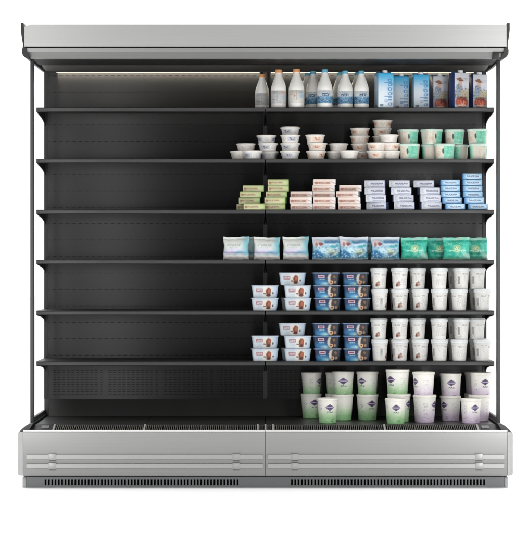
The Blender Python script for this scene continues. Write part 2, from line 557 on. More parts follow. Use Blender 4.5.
# base front
zf1, zf0 = PZ(431.6, .80), PZ(476.6, .80)
for x0, x1 in ((PX(23.2, .8), PX(265.2, .8)), (PX(265.6, .8), -PX(23.2, .8))):
    bm = newbm()
    add_extrude_x(bm, [(-.76, zf1), (-.797, zf1), (-.8, zf1 - .003), (-.8, zf0 + .02), (-.794, zf0 + .004), (-.786, zf0), (-.76, zf0)], x0, x1)
    fp = obj('front_panel', bm, M_steel, cab, 25)
    bm = newbm(); add_box(bm, x0, x1, -.8025, -.7965, zf1 + .0002, zf1 + .0075, .001)  # pale strip imitates the highlight along the panel's top bevel
    obj('edge_highlight', bm, M_highlight, fp)
    for ya, yb in ((454.7, 459.9), (463.7, 469.0)):
        ra = x0 + .018 if x0 < -.5 else x0 + .012
        rb = x1 - .012 if x0 < -.5 else x1 - .018
        z1, z0 = PZ(ya, .81), PZ(yb, .81)
        bm = newbm()
        add_extrude_x(bm, [(-.8002, z1 + .0005), (-.808, z1 - .0005), (-.811, z1 - .003), (-.811, z0 + .003), (-.808, z0), (-.8002, z0 - .001)], ra, rb)
        rl = obj('bumper_rail', bm, M_rail, fp, 15)
        cl = ((48.6, 56.2), (232.5, 240)) if x0 < -.5 else ((291, 298.5), (475.3, 483))
        for ca, cb in cl:
            bm = newbm()
            add_box(bm, PX(ca, .81), PX(cb, .81), -.8120, -.8005, z0 - .0008, z1 + .0045, .001)
            add_box(bm, PX(ca, .81) + .003, PX(cb, .81) - .003, -.8060, -.8005, z0 - .0075, z0 - .0016, .001)  # darker piece imitates the shadow below the clip
            for fc in bm.faces:
                if fc.calc_center_median().z < z0 - .002: fc.material_index = 1
            obj('clip', bm, [M_rail, M_plate_shadow], rl)
for sgn in (-1, 1):
    # rounded end piece of the base
    xa, xb = PX(17.0, .8), PX(22.9, .8)
    bm = newbm()
    r = .028
    plan = [(xb, -.798)] + [(xa + r - r * math.sin(t * PI / 2 / 6), -.798 + r - r * math.cos(t * PI / 2 / 6)) for t in range(7)] + [(xa, -.0), (xb, -.0)]
    if sgn > 0: plan = [(-x, y) for x, y in plan][::-1]
    zt_, zb_ = PZ(432.0, .8), PZ(475.7, .8)
    rr = []
    cxm = sum(p[0] for p in plan) / len(plan)
    for z, k in ((zb_, .7), (zb_ + .006, 1), (zt_ - .012, 1), (zt_ - .003, .85), (zt_, .6)):
        rr.append((z, [((xb if sgn < 0 else -xb) + (p[0] - (xb if sgn < 0 else -xb)) * k, p[1]) for p in plan]))
    add_loft(bm, rr, 1.0)
    bmesh.ops.recalc_face_normals(bm, faces=bm.faces)
    obj('base_end_cap', bm, M_endcap, cab)
bm = newbm(); add_box(bm, PX(23.3, .8), -PX(23.3, .8), -.758, .085, zf0 + .002, zf1 - .02)
obj('base_tub', bm, M_black, cab)

# kick plate with real slots
bm = newbm()
kx0, kx1 = PX(26.2, .745), -PX(26.2, .745)
kz1, kz0 = PZ(476.9, .745), .0
sz1, sz0 = PZ(479.6, .745), PZ(485.2, .745)
add_box(bm, kx0, kx1, -.745, -.735, sz1, kz1)
add_box(bm, kx0, kx1, -.745, -.735, kz0, sz0)
def bars(xa, xb, first, last):
    add_box(bm, first, xa, -.745, -.735, sz0, sz1)
    n = int(round((xb - xa) / (3.32 * 11.755 / FPX)))
    p = (xb - xa) / n
    for i in range(n):
        add_box(bm, xa + (i + .55) * p, xa + (i + 1) * p, -.745, -.735, sz0, sz1)
    add_box(bm, xb, last, -.745, -.735, sz0, sz1)
bars(PX(44.7, .745), PX(240, .745), kx0, 0)
bars(PX(291, .745), PX(486.5, .745), 0, kx1)
kp = obj('kick_plate', bm, M_kick, cab, 0)
bm = newbm(); add_box(bm, kx0 + .01, kx1 - .01, -.72, -.7, .002, kz1)
obj('slot_backing', bm, M_hole, kp)
for sgn in (-1, 1):
    xa, xb = PX(22.4, .745), PX(26.0, .745)
    if sgn > 0: xa, xb = -xb, -xa
    bm = newbm(); add_box(bm, xa, xb, -.743, .0, 0, kz1 - .001, .006, 3)
    obj('kick_end', bm, M_endcap, cab)
# ------------------------------------------------------------------ products: materials
def face_mats():
    A = {}
    # --- milk bottles
    A['milk'] = plain('milk_white_plastic', (238, 236, 231), .32, .5, 0, .03, (30, 30), .02)
    A['cap_orange'] = plain('orange_cap', (222, 158, 104), .4)
    A['cap_blue'] = plain('pale_blue_cap', (108, 178, 205), .4)
    a = Art('grey_print_bottle_label', (196, 197, 196), .4)
    a.put(a.noise(14, 30, .52, .08), (176, 178, 180), .7)
    a.put(a.textlines(.33, .47, .50, .625, 4, 70, 2), (105, 108, 112), .75)
    a.put(a.textlines(.30, .48, .27, .44, 5, 60, 5), (128, 134, 138), .7)
    a.put(a.rect(.475, .485, .25, .63, .004), (130, 120, 118), .6)
    a.warp(.06, 30, 30)
    a.put(a.ell(.60, .555, .055, .07, .4), (206, 172, 156), .8)
    a.put(a.ell(.62, .40, .05, .06, .5), (152, 178, 196), .7)
    a.put(a.ell(.40, .30, .03, .03, .4), (92, 96, 100), .6)
    a.warp(0, 1, 1)
    a.put(a.textlines(.53, .70, .27, .36, 3, 50, 8), (118, 130, 142), .6)
    A['lab_grey'] = a.done()
    a = Art('tan_print_bottle_label', (205, 203, 196), .4)
    a.put(a.textlines(.33, .45, .46, .62, 3, 50, 12), (176, 140, 112), .7)
    a.put(a.rect(.49, .51, .27, .63, .006), (182, 172, 160), .8)
    a.warp(.05, 30, 30)
    a.put(a.ell(.46, .43, .025, .035, .3), (182, 112, 82), .8)
    a.put(a.ell(.59, .56, .05, .05, .4), (160, 178, 190), .8)
    a.put(a.ell(.62, .42, .08, .07, .5), (150, 184, 205), .8)
    a.warp(0, 1, 1)
    a.put(a.textlines(.36, .60, .27, .38, 4, 60, 15), (140, 146, 150), .6)
    A['lab_tan'] = a.done()
    a = Art('blue_meadow_bottle_label', (208, 214, 216), .4)
    a.warp(.10, 16, 22, 2)
    a.put(a.sst(a.v, .47, .38), (72, 134, 170), .95)
    a.put(a.mul(a.sst(a.v, .38, .30), a.noise(22, 30, .5, .08)), (28, 84, 124), .95)
    a.put(a.mul(a.sst(a.v, .44, .36), a.noise(30, 44, .6, .05, 3, 4)), (214, 224, 226), .8)
    a.warp(.035, 46, 46)
    a.put(a.mul(a.rect(.42, .60, .43, .55, .012), a.noise(34, 34, .47, .04, 2, 3)), (24, 74, 116), .95)
    a.put(a.ell(.68, .36, .03, .05, .4), (48, 92, 120), .8)
    a.put(a.ell(.33, .37, .04, .05, .4), (38, 88, 122), .8)
    a.warp(0, 1, 1)
    a.put(a.textlines(.44, .60, .57, .63, 2, 60, 5), (90, 130, 158), .7)
    A['lab_blue'] = a.done()
    # --- cartons
    a = Art('blue_milk_carton_front', (206, 216, 224), .38)
    a.put(a.sst(a.v, .45, .98), (66, 172, 216), 1)
    a.put(a.mul(a.sst(a.u, .35, 1.0), a.sst(a.v, .1, .7)), (106, 190, 224), .55)
    a.put(a.sst(a.v, .93, .99), (46, 140, 190), .7)
    blue = (66, 128, 182)
    for i, cy in enumerate((.11, .27, .40, .53, .66, .79)):
        if i in (1,):
            a.put(a.rect(.64, .90, cy - .045, cy - .02, .008), blue, .9); a.put(a.rect(.64, .90, cy + .015, cy + .04, .008), blue, .9)
        else:
            a.put(a.ring(.77, cy, .13, .048 + .006 * (i % 2), .45, .2), blue, .8)
            a.put(a.rect(.62 if i % 2 else .84, .70 if i % 2 else .92, cy - .02, cy + .05, .01), blue, .8)
    for cy in (.215, .325, .72):
        a.put(a.rect(.40, .90, cy - .012, cy + .012, .008), blue, .9)
    a.put(a.rect(.40, .62, .165, .185, .008), blue, .8)
    a.put(a.rect(.10, .33, .035, .105, .01), (60, 82, 96), .95)
    a.put(a.textlines(.12, .31, .045, .095, 2, 60, 4), (170, 190, 200), .8)
    a.put(a.textlines(.10, .30, .40, .55, 4, 50, 6, .56), (150, 176, 196), .5)
    A['carton_blue'] = a.done()
    a = Art('blue_milk_carton_side', (150, 166, 180), .4)
    a.put(a.sst(a.v, .5, 1), (84, 140, 176), .8)
    a.put(a.textlines(.15, .85, .1, .5, 9, 40, 4), (110, 128, 146), .6)
    a.put(a.rect(.3, .8, .03, .09, .02), (46, 70, 84), .8)
    A['carton_blue_side'] = a.done()
    a = Art('picture_carton_front', (196, 198, 204), .4)
    a.put(a.sst(a.v, .62, .40), (126, 138, 146), .8)
    a.warp(.12, 7, 12, 3)
    a.put(a.mul(a.rect(0, 1, .28, .52, .04), a.noise(7, 16, .5, .08)), (150, 146, 92), .8)
    a.put(a.mul(a.rect(0, 1, .26, .60, .04), a.noise(9, 18, .56, .06, 3, 7)), (62, 84, 118), .9)
    a.put(a.ell(.32, .58, .20, .12, .3), (70, 86, 112), .85)          # shoulders
    a.put(a.ell(.30, .48, .16, .13, .3), (116, 134, 160), .8)
    a.put(a.rect(.30, .44, .62, .70, .03), (176, 140, 118), .9)
    a.put(a.ell(.40, .725, .13, .075, .2), (198, 160, 138), 1)         # face
    a.warp(.05, 9, 14)
    a.put(a.ell(.38, .80, .25, .03, .25, -6), (122, 84, 66), 1)        # hat
    a.put(a.ell(.36, .83, .14, .045, .25), (142, 102, 82), 1)
    a.warp(0, 1, 1)
    a.put(a.mul(a.ell(.33, .54, .22, .17, .3), a.noise(16, 28, .54, .05, 3, 6)), (176, 184, 196), .8)
    a.put(a.mul(a.ell(.34, .52, .22, .17, .3), a.noise(20, 30, .58, .05, 3, 11)), (48, 60, 86), .8)
    a.put(a.mul(a.ell(.38, .81, .22, .06, .4), a.noise(24, 40, .55, .06, 3, 2)), (90, 60, 48), .7)
    a.warp(.08, 10, 16, 6)
    a.put(a.mul(a.ell(.66, .42, .26, .12, .5), a.noise(14, 24, .5, .06, 3, 5)), (190, 166, 128), .9)
    a.put(a.ell(.50, .16, .44, .155, .2), (112, 46, 36), 1)            # red fruit bowl
    a.put(a.mul(a.ell(.44, .18, .34, .10, .5), a.noise(10, 16, .48, .08, 3, 9)), (182, 84, 60), .95)
    a.put(a.mul(a.ell(.60, .12, .26, .06, .5), a.noise(12, 20, .5, .08, 3, 12)), (216, 126, 98), .95)
    a.put(a.ell(.50, .07, .30, .03, .5), (212, 176, 158), .9)
    a.put(a.mul(a.ell(.52, .28, .40, .045, .4), a.noise(14, 22, .5, .06)), (62, 40, 34), .95)
    a.warp(0, 1, 1)
    a.put(a.textlines(.62, .93, .76, .86, 3, 40, 3), (120, 126, 140), .7)
    A['carton_pic'] = a.done()
    A['carton_navy'] = plain('navy_carton_side', (34, 52, 104), .4, .4, 0, .06, (40, 40))
    A['carton_top'] = plain('carton_top_board', (62, 106, 140), .45)
    A['white_cap'] = plain('white_screw_cap', (234, 236, 236), .35)
    # --- round dip tubs
    for nm, c, c2, acc in (('blue', (216, 214, 210), (150, 156, 172), (58, 64, 96)), ('red', (222, 214, 204), (206, 166, 142), (150, 66, 48)), ('plain', (224, 219, 212), (196, 190, 184), (150, 140, 136))):
        a = Art('dip_tub_%s_print' % nm, c, .35)
        for o_ in (0, .34, .67):
            a.put(a.rect(.02 + o_, .20 + o_, .22, .84, .008), tuple(int(x * .55 + y * .45) for x, y in zip(c2, c)), .55 if nm == 'plain' else .8)
            a.warp(.03, 40, 6, o_ * 9)
            a.put(a.mul(a.rect(.06 + o_, .155 + o_, .34, .72, .02), a.noise(60, 8, .48, .05, 2, o_ * 5)), acc, .35 if nm == 'plain' else .85)
            a.put(a.mul(a.rect(.22 + o_, .33 + o_, .25, .8, .02), a.noise(90, 2.0, .5, .06, 2, o_ * 5)), (150, 146, 142), .5)
            a.warp(0, 1, 1)
        A['dip_' + nm] = a.done()
    A['dip_lid'] = plain('clear_white_lid', (222, 218, 212), .25, .5, 0, .05, (40, 40))
    # --- green spread tubs (wraps all round; several fronts)
    a = Art('mint_spread_tub_print', (206, 200, 186), .38)
    for o_ in (.24, -.26):
        a.put(a.mul(a.sst(a.u, .255 + o_, .262 + o_), a.sst(a.u, .47 + o_, .40 + o_)), (112, 190, 164), 1)
        a.put(a.mul(a.sst(a.u, .29 + o_, .32 + o_), a.sst(a.u, .40 + o_, .36 + o_)), (86, 172, 144), .8)
        a.warp(.03, 30, 8, o_)
        a.put(a.mul(a.sst(a.u, .26 + o_, .30 + o_), a.sst(a.u, .46 + o_, .42 + o_), a.noise(22, 5, .56, .12)), (168, 214, 196), .5)
        a.put(a.ell(.243 + o_, .58, .017, .22, .25), (54, 70, 56), .95)
        a.put(a.mul(a.sst(a.u, .03 + o_, .05 + o_), a.sst(a.u, .22 + o_, .20 + o_), a.noise(60, 12, .55, .05, 3, 4)), (166, 158, 146), .55)
        a.put(a.mul(a.rect(.13 + o_, .2 + o_, .2, .5, .01), a.noise(80, 10, .5, .06, 2, 2)), (176, 140, 112), .7)
        a.warp(0, 1, 1)
    a.put(a.sst(a.v, .09, .05), (196, 214, 204), .8)
    A['mint'] = a.done()
    A['mint_lid'] = plain('mint_white_lid', (196, 218, 206), .35, .45, 0, .05, (30, 30))
    # --- boxes
    a = Art('green_cheese_box_front', (186, 186, 146), .45)
    a.put(a.sst(a.u, .78, 1.0), (140, 164, 100), .9)
    a.put(a.sst(a.v, .74, .9), (156, 168, 112), .8)
    a.put(a.rect(.03, .80, .20, .72, .03), (196, 186, 150), .75)
    a.warp(.03, 20, 5)
    a.put(a.mul(a.rect(.12, .72, .30, .62, .03), a.noise(52, 5, .46, .05, 2, 3)), (124, 104, 74), .8)
    a.put(a.ell(.10, .42, .06, .24, .4), (138, 92, 66), .8)
    a.put(a.ell(.88, .5, .08, .28, .4), (172, 198, 134), .8)
    A['box_green'] = a.done()
    A['box_green_side'] = plain('green_box_side', (74, 118, 58), .5)
    a = Art('pink_cheese_box_front', (220, 204, 194), .45)
    a.put(a.rect(0, 1, .10, .62, .05), (206, 178, 166), .8)
    a.put(a.sst(a.u, .70, .95), (222, 216, 212), .9)
    a.warp(.03, 20, 5, 3)
    a.put(a.mul(a.rect(.14, .76, .18, .56, .03), a.noise(48, 4, .45, .05, 2, 5)), (132, 94, 80), .8)
    a.put(a.ell(.11, .36, .07, .22, .3), (156, 96, 80), .85)
    a.put(a.ell(.90, .4, .05, .25, .5, 30), (140, 138, 150), .7)
    A['box_pink'] = a.done()
    A['box_pink_side'] = plain('pink_box_side', (176, 178, 182), .5)
    a = Art('silver_soft_cheese_front', (198, 201, 210), .38)
    a.put(a.sst(a.v, .22, .0), (176, 180, 190), .8)
    a.put(a.sst(a.u, .24, .18), (192, 194, 198), .8)
    a.put(a.mul(a.rect(.04, .18, .2, .8, .04), a.noise(14, 6, .5, .08)), (150, 156, 168), .6)
    a.put(a.rect(.34, .92, .14, .22, .015), (120, 134, 168), .8)
    a.put(a.sst(a.u, .90, 1.0), (150, 160, 184), .7)
    a.put(a.mul(a.sst(a.v, .72, .9), a.noise(16, 5, .5, .1)), (160, 166, 180), .6)
    A['phil_white'] = a.done()
    A['phil_white_side'] = plain('dark_blue_wrapper_side', (70, 84, 122), .45)
    a = Art('blue_soft_cheese_front', (124, 172, 206), .38)
    a.put(a.sst(a.v, .55, 1.0), (166, 202, 224), .7)
    a.put(a.ell(.54, .48, .40, .40, .12), (196, 214, 228), .75)
    a.put(a.sst(a.u, .14, .02), (68, 116, 168), .8)
    a.put(a.rect(.2, .9, .04, .12, .03), (58, 108, 162), .7)
    A['phil_blue'] = a.done()
    A['phil_blue_side'] = plain('mid_blue_wrapper_side', (72, 116, 158), .45)
    A['phil_ink'] = plain('navy_lettering', (28, 44, 92), .5)
    # --- pouches
    a = Art('white_cheese_pouch_print', (214, 216, 210), .34)
    a.put(a.sst(a.u, .62, .96), (92, 172, 186), .9)
    a.put(a.mul(a.sst(a.v, .7, .2), a.noise(5, 5, .5, .1, 3, 8)), (150, 196, 200), .6)
    a.put(a.rect(0, 1, .855, .90, .01), (176, 180, 176), .8)
    a.put(a.rect(.5, 1, .90, .95, .02), (120, 150, 160), .5)
    a.warp(.04, 6, 6)
    a.put(a.mul(a.ell(.42, .26, .46, .26, .15), a.sst(a.v, .22, .26)), (206, 204, 222), .9)
    a.put(a.mul(a.ell(.42, .26, .46, .20, .2), a.sst(a.v, .27, .29), a.sst(a.v, .38, .34)), (158, 140, 180), .55)
    a.put(a.mul(a.ell(.72, .30, .24, .10, .4), a.sst(a.v, .24, .28)), (110, 168, 190), .8)
    a.warp(.02, 16, 16)
    a.put(a.mul(a.rect(.14, .70, .60, .72, .02), a.noise(44, 9, .47, .05, 2, 4)), (146, 164, 166), .75)
    a.put(a.mul(a.rect(.20, .62, .53, .58, .02), a.noise(36, 9, .5, .05, 2, 6)), (160, 174, 176), .7)
    a.put(a.sst(a.v, .22, .16), (196, 192, 188), .9)
    h = a.noise(5, 16, detail=3, seed=4)
    a.bump(h, .35, .004)
    A['pouch_white'] = a.done()
    a = Art('blue_seafood_pouch_print', (150, 190, 208), .34)
    a.put(a.sst(a.v, .78, .98), (206, 206, 212), .9)
    a.warp(.16, 5, 5, 3)
    a.put(a.ell(.18, .24, .26, .18, .3), (32, 116, 164), .95)
    a.put(a.ell(.80, .18, .26, .12, .4), (52, 108, 152), .85)
    a.put(a.ell(.44, .40, .20, .12, .4), (186, 220, 232), .9)
    a.put(a.ell(.70, .34, .20, .14, .3), (196, 200, 170), .85)
    a.put(a.ell(.66, .24, .10, .05, .4), (92, 104, 78), .9)
    a.put(a.ell(.80, .60, .18, .07, .3), (66, 156, 166), .9)
    a.put(a.rect(.44, .98, .75, .83, .03), (58, 108, 152), .85)
    a.put(a.ell(.18, .72, .17, .16, .3), (222, 196, 194), .9)
    a.put(a.ell(.28, .72, .09, .07, .3), (126, 42, 58), .9)
    a.put(a.ell(.12, .66, .05, .10, .4), (90, 50, 60), .7)
    a.put(a.mul(a.sst(a.v, .62, .45), a.noise(9, 8, .56, .06, 3, 6)), (24, 92, 132), .7)
    a.put(a.mul(a.sst(a.v, .70, .55), a.noise(11, 10, .60, .05, 3, 16)), (206, 222, 224), .7)
    a.put(a.mul(a.sst(a.u, .4, .6), a.sst(a.v, .5, .3), a.noise(8, 8, .5, .08, 3, 26)), (62, 138, 142), .6)
    a.warp(.02, 20, 20)
    a.put(a.mul(a.rect(.44, .86, .64, .70, .02), a.noise(34, 9, .48, .05, 2, 2)), (222, 234, 240), .8)
    a.put(a.sst(a.v, .08, .02), (170, 184, 192), .9)
    a.bump(a.noise(6, 14, detail=3, seed=7), .35, .004)
    A['pouch_blue'] = a.done()
    a = Art('green_salad_pouch_print', (34, 158, 134), .34)
    a.put(a.sst(a.v, .84, .90), (158, 200, 184), .9)
    a.warp(.1, 6, 6, 5)
    a.put(a.noise(4, 5, .52, .08, 3, 2), (80, 196, 172), .7)
    a.put(a.mul(a.sst(a.u, .3, .9), a.sst(a.v, .7, .2), a.noise(6, 6, .5, .08, 3, 13)), (168, 214, 196), .6)
    a.put(a.ell(.52, .50, .15, .17, .3), (150, 196, 148), .95)
    a.put(a.ell(.52, .50, .09, .11, .3), (206, 220, 184), .9)
    a.put(a.mul(a.ell(.52, .50, .11, .13, .3), a.noise(20, 20, .52, .05)), (54, 130, 90), .85)
    a.put(a.mul(a.rect(.2, .85, .36, .42, .02), a.noise(22, 8, .46, .06, 2, 8)), (190, 222, 204), .8)
    a.put(a.mul(a.sst(a.u, .62, .98), a.sst(a.v, .36, .12)), (172, 196, 186), .85)
    a.put(a.mul(a.rect(.12, .8, .70, .80, .03), a.noise(26, 9, .55, .05, 2, 5)), (156, 214, 190), .7)
    a.put(a.sst(a.v, .12, .05), (128, 182, 160), .9)
    a.bump(a.noise(6, 14, detail=3, seed=1), .35, .004)
    A['pouch_green'] = a.done()
    # --- dessert pots
    a = Art('pale_dessert_pot_print', (186, 196, 203), .36)
    a.put(a.mul(a.sst(a.u, .30, .50), a.sst(a.u, .85, .6)), (212, 212, 210), .9)
    a.put(a.sst(a.u, .80, 1.0), (138, 168, 200), .75)
    red = (152, 66, 62)
    a.put(a.mul(a.rect(.15, .41, .48, .78, .012), a.inv(a.rect(.18, .38, .55, .71, .012))), red, .8)
    a.put(a.mul(a.rect(.185, .375, .56, .70, .012), a.noise(50, 8, .5, .06, 2, 1)), red, .7)
    a.put(a.textlines(.2, .4, .22, .38, 2, 40, 2), (150, 162, 176), .8)
    a.warp(.08, 12, 8, 2)
    a.put(a.ell(.62, .46, .17, .40, .3), (214, 198, 178), .9)
    a.put(a.ell(.64, .50, .10, .36, .2), (112, 56, 42), 1)
    a.put(a.ell(.66, .58, .05, .18, .4), (160, 92, 68), .9)
    a.put(a.ell(.64, .22, .10, .12, .3), (74, 42, 38), .95)
    a.put(a.ell(.49, .36, .05, .08, .3, 40), (112, 82, 74), .9)
    a.put(a.ell(.82, .40, .035, .10, .3), (52, 44, 58), .95)
    A['pot_pale'] = a.done()
    a = Art('blue_dessert_pot_print', (22, 44, 76), .36)
    a.put(a.ell(.30, .16, .26, .36, .6), (46, 112, 156), .95)
    a.put(a.ell(.42, .08, .16, .18, .6), (132, 190, 214), .7)
    a.put(a.sst(a.u, .56, .72), (22, 25, 34), .95)
    a.put(a.mul(a.rect(.17, .41, .62, .86, .015), a.inv(a.rect(.205, .375, .68, .80, .012))), (206, 178, 194), .85)
    a.put(a.rect(.21, .37, .69, .79, .012), (142, 62, 88), .75)
    a.put(a.textlines(.2, .42, .42, .55, 1, 40, 3), (176, 206, 224), .85)
    a.warp(.1, 9, 7, 4)
    a.put(a.ell(.62, .56, .08, .40, .3), (196, 188, 178), .9)
    a.put(a.ell(.76, .60, .13, .34, .25), (46, 36, 34), 1)
    a.put(a.ell(.80, .70, .05, .12, .4), (112, 84, 70), .9)
    a.put(a.ell(.68, .22, .08, .18, .3), (196, 160, 128), 1)
    a.put(a.ell(.68, .24, .035, .09, .3), (92, 58, 44), 1)
    a.put(a.ell(.84, .26, .05, .12, .3), (150, 120, 96), .8)
    a.put(a.ell(.46, .10, .05, .07, .4), (190, 200, 150), .8)
    A['pot_blue'] = a.done()
    A['pot_flange'] = plain('pot_rim_plastic', (186, 198, 212), .35)
    A['pot_flange_dark'] = plain('blue_pot_rim_plastic', (92, 122, 158), .35)
    A['foil'] = plain('foil_film_lid', (178, 186, 196), .3, .5, .4)
    # --- tall dessert cups
    def cup(nm, bean):
        a = Art('tall_cup_%s_print' % nm, (212, 211, 207), .38)
        for o_ in (0, .5):
            a.put(a.rect(.175 + o_, .235 + o_, .26, .70, .006), (176, 175, 172), .9)
            a.put(a.mul(a.rect(.182 + o_, .228 + o_, .28, .68, .005), a.noise(90, 26, .46, .05, 2, o_)), (112, 112, 110), .85)
            a.put(a.textlines(.17 + o_, .25 + o_, .10, .24, 3, 80, 3 + o_), (112, 112, 112), .8)
            a.put(a.textlines(.31 + o_, .40 + o_, .42, .70, 6, 90, 5 + o_, .54), (168, 166, 162), .7)
            a.put(a.rect(.265 + o_, .275 + o_, .08, .72, .004), (188, 190, 194), .8)
            if bean:
                a.warp(.05, 40, 20, o_)
                a.put(a.ell(.36 + o_, .27, .048, .125, .3), (146, 92, 68), .95)
                a.put(a.ell(.33 + o_, .21, .028, .075, .3), (84, 48, 38), .95)
                a.put(a.ell(.385 + o_, .37, .022, .07, .3), (108, 60, 44), .95)
                a.put(a.ell(.40 + o_, .22, .02, .05, .3), (170, 128, 100), .9)
                a.warp(0, 1, 1)
        a.put(a.sst(a.v, .07, .03), (186, 186, 184), .8)
        for o_ in (0, .5):
            a.put(a.textlines(.28 + o_, .41 + o_, .74, .88, 2, 70, 8 + o_, .46), (126, 130, 136), .8)
            a.put(a.textlines(.42 + o_, .56 + o_, .22, .68, 8, 80, 4 + o_, .5), (156, 154, 152), .8)
            a.put(a.textlines(.05 + o_, .16 + o_, .2, .82, 10, 90, 6 + o_, .5), (150, 150, 150), .75)
            a.put(a.mul(a.rect(.44 + o_, .54 + o_, .70, .84, .01), a.noise(60, 14, .5, .06, 2, 3 + o_)), (132, 138, 146), .8)
        a.put(a.noise(14, 5, .56, .1), (198, 197, 193), .5)
        return a.done()
    A['cup_bean'] = cup('coffee_bean', True)
    A['cup_plain'] = cup('grey_text', False)
    A['cup_lid'] = plain('frosted_cup_lid', (210, 213, 213), .3, .5, 0, .05, (40, 40))
    # --- yogurt tubs
    def yog(nm, c1, c2, c3, lv):
        a = Art('%s_yogurt_tub_print' % nm, (226, 224, 217), .36)
        wob = a.noise(10, 4, detail=3, seed=2)
        vv = a.math('ADD', a.v0, a.mul(a.math('SUBTRACT', wob, .5), .34))
        a.put(a.sst(vv, .78, .26), c1, .9)
        a.put(a.sst(vv, .46, .04), c2, .8)
        a.put(a.mul(a.sst(a.v, .4, .1), a.noise(30, 16, .54, .07, 3, 5)), c3, .45)
        ink = (66, 48, 88)
        a.put(a.diamond(.5, lv, .080, .075), ink, .95)
        a.put(a.ell(.5, lv, .062, .105, .12), ink, 1)
        a.put(a.ell(.5, lv + .10, .02, .04, .2), ink, .9)
        a.put(a.ell(.5, lv - .10, .02, .04, .2), ink, .9)
        a.put(a.rect(.437, .563, lv - .018, lv + .020, .006), (206, 196, 214), .9)
        a.put(a.textlines(.438, .562, lv - .016, lv + .018, 1, 160, 3, .5), ink, .8)
        a.put(a.ring(.5, lv, .058, .08, .86, .05), (132, 112, 156), .7)
        a.warp(.012, 60, 40)
        a.put(a.mul(a.rect(.455, .55, lv - .24, lv - .165, .008), a.noise(70, 16, .46, .05, 2, 2)), ink, .8)
        a.put(a.mul(a.rect(.52, .58, .07, .19, .01), a.noise(60, 24, .5, .06, 2, 4)), tuple(int(x * .55) for x in c2), .7)
        a.warp(0, 1, 1)
        a.put(a.textlines(.30, .36, .18, .80, 11, 90, 7), (142, 140, 150), .8)
        a.put(a.textlines(.66, .74, .22, .78, 8, 90, 9, .55), (176, 172, 178), .7)
        a.put(a.textlines(.02, .2, .2, .8, 10, 80, 6, .52), (158, 156, 162), .7)
        return a.done()
    A['yog_green'] = yog('green', (172, 203, 162), (122, 172, 116), (88, 146, 88), .70)
    A['yog_lilac'] = yog('lilac', (214, 204, 214), (186, 168, 190), (156, 136, 164), .70)
    A['yog_rim'] = plain('ivory_tub_rim', (222, 219, 210), .36, .5, 0, .05, (40, 40))
    A['yog_film'] = plain('grey_sealing_film', (150, 150, 148), .3, .5, .3)
    return A
MA = face_mats()

# ------------------------------------------------------------------ products: prototypes
def make_bottle(cap, lab):
    root = empty('milk_bottle')
    H = .207
    body = [(0, .0), (.034, 0), (.0385, .002), (.041, .008), (.0412, .03), (.0412, .098), (.0405, .108), (.0375, .122), (.032, .138), (.0255, .156), (.0205, .170), (.0172, .180), (.0158, .188), (.0158, .194), (0, .194)]
    bm = newbm(); add_lathe(bm, body, 44, H)
    obj('bottle_body', bm, MA['milk'], root, 50)
    lb = [(.0414, .024), (.0419, .0245), (.0419, .0925), (.0414, .093)]
    bm = newbm(); add_lathe(bm, lb, 60, .145)
    obj('label_sleeve', bm, MA[lab], root, 50)
    k = 1.12 if cap == 'cap_orange' else .98
    cp = [(0, .1885), (.0168 * k, .1885), (.0178 * k, .190), (.0178 * k, .193), (.0166 * k, .194), (.0166 * k, .2045), (.0155 * k, .2068), (0, .207)]
    bm = newbm(); add_lathe(bm, cp, 36, H)
    obj('cap', bm, MA[cap], root, 40)
    return root

def make_carton(front, side):
    root = empty('milk_carton')
    w, d, h = .086, .070, .186
    bm = newbm()
    add_box(bm, -w / 2, w / 2, -d / 2, d / 2, 0, h, .0022, 2, (0, 1, 2))
    obj('carton_body', bm, [MA[front], MA[side], MA['carton_top']], root)
    bm = newbm()
    add_box(bm, -w / 2 + .001, w / 2 - .001, .002, .006, h + .0002, h + .009, .001, 1)
    obj('folded_seam', bm, MA['carton_top'], root)
    bm = newbm()
    add_lathe(bm, [(0, h + .0003), (.0165, h + .0003), (.0165, h + .002), (.0145, h + .003), (.0145, h + .0125), (.0135, h + .014), (0, h + .0142)], 30, .2, cx=0, cy=-.017)
    obj('cap', bm, MA['white_cap'], root)
    return root

def make_dip(mat):
    root = empty('dip_tub')
    H = .0445
    bm = newbm()
    add_lathe(bm, [(0, .001), (.040, .001), (.0415, 0), (.0432, .0015), (.0505, .036), (.0512, .0365), (.0512, .0372), (0, .0372)], 48, .0375)
    obj('tub_body', bm, MA[mat], root, 40)
    bm = newbm()
    add_lathe(bm, [(.0514, .0355), (.0545, .0355), (.0555, .0368), (.0555, .041), (.0545, .0425), (.0505, .0432), (.0455, .0442), (.0440, .0445), (0, .0445)], 48, H)
    obj('lid', bm, MA['dip_lid'], root, 40)
    return root

def make_spread():
    root = empty('spread_tub')
    H = .083
    bm = newbm()
    rings = []
    for z, k in ((0, .86), (.003, .885), (.03, .925), (.066, .975), (.0715, .98)):
        rings.append((z, rrect(.108 * k, .094 * k, .030 * k, 8)))
    add_loft(bm, rings, .0715)
    obj('tub_body', bm, MA['mint'], root, 40)
    bm = newbm()
    rings = [(.0695, rrect(.1062, .0922, .030, 8)), (.0695, rrect(.110, .096, .031, 8)), (.0705, rrect(.112, .098, .032, 8)), (.0795, rrect(.112, .098, .032, 8)), (.0822, rrect(.109, .095, .031, 8)), (.083, rrect(.103, .089, .029, 8))]
    add_loft(bm, rings, .083)
    obj('lid', bm, MA['mint_lid'], root, 40)
    return root

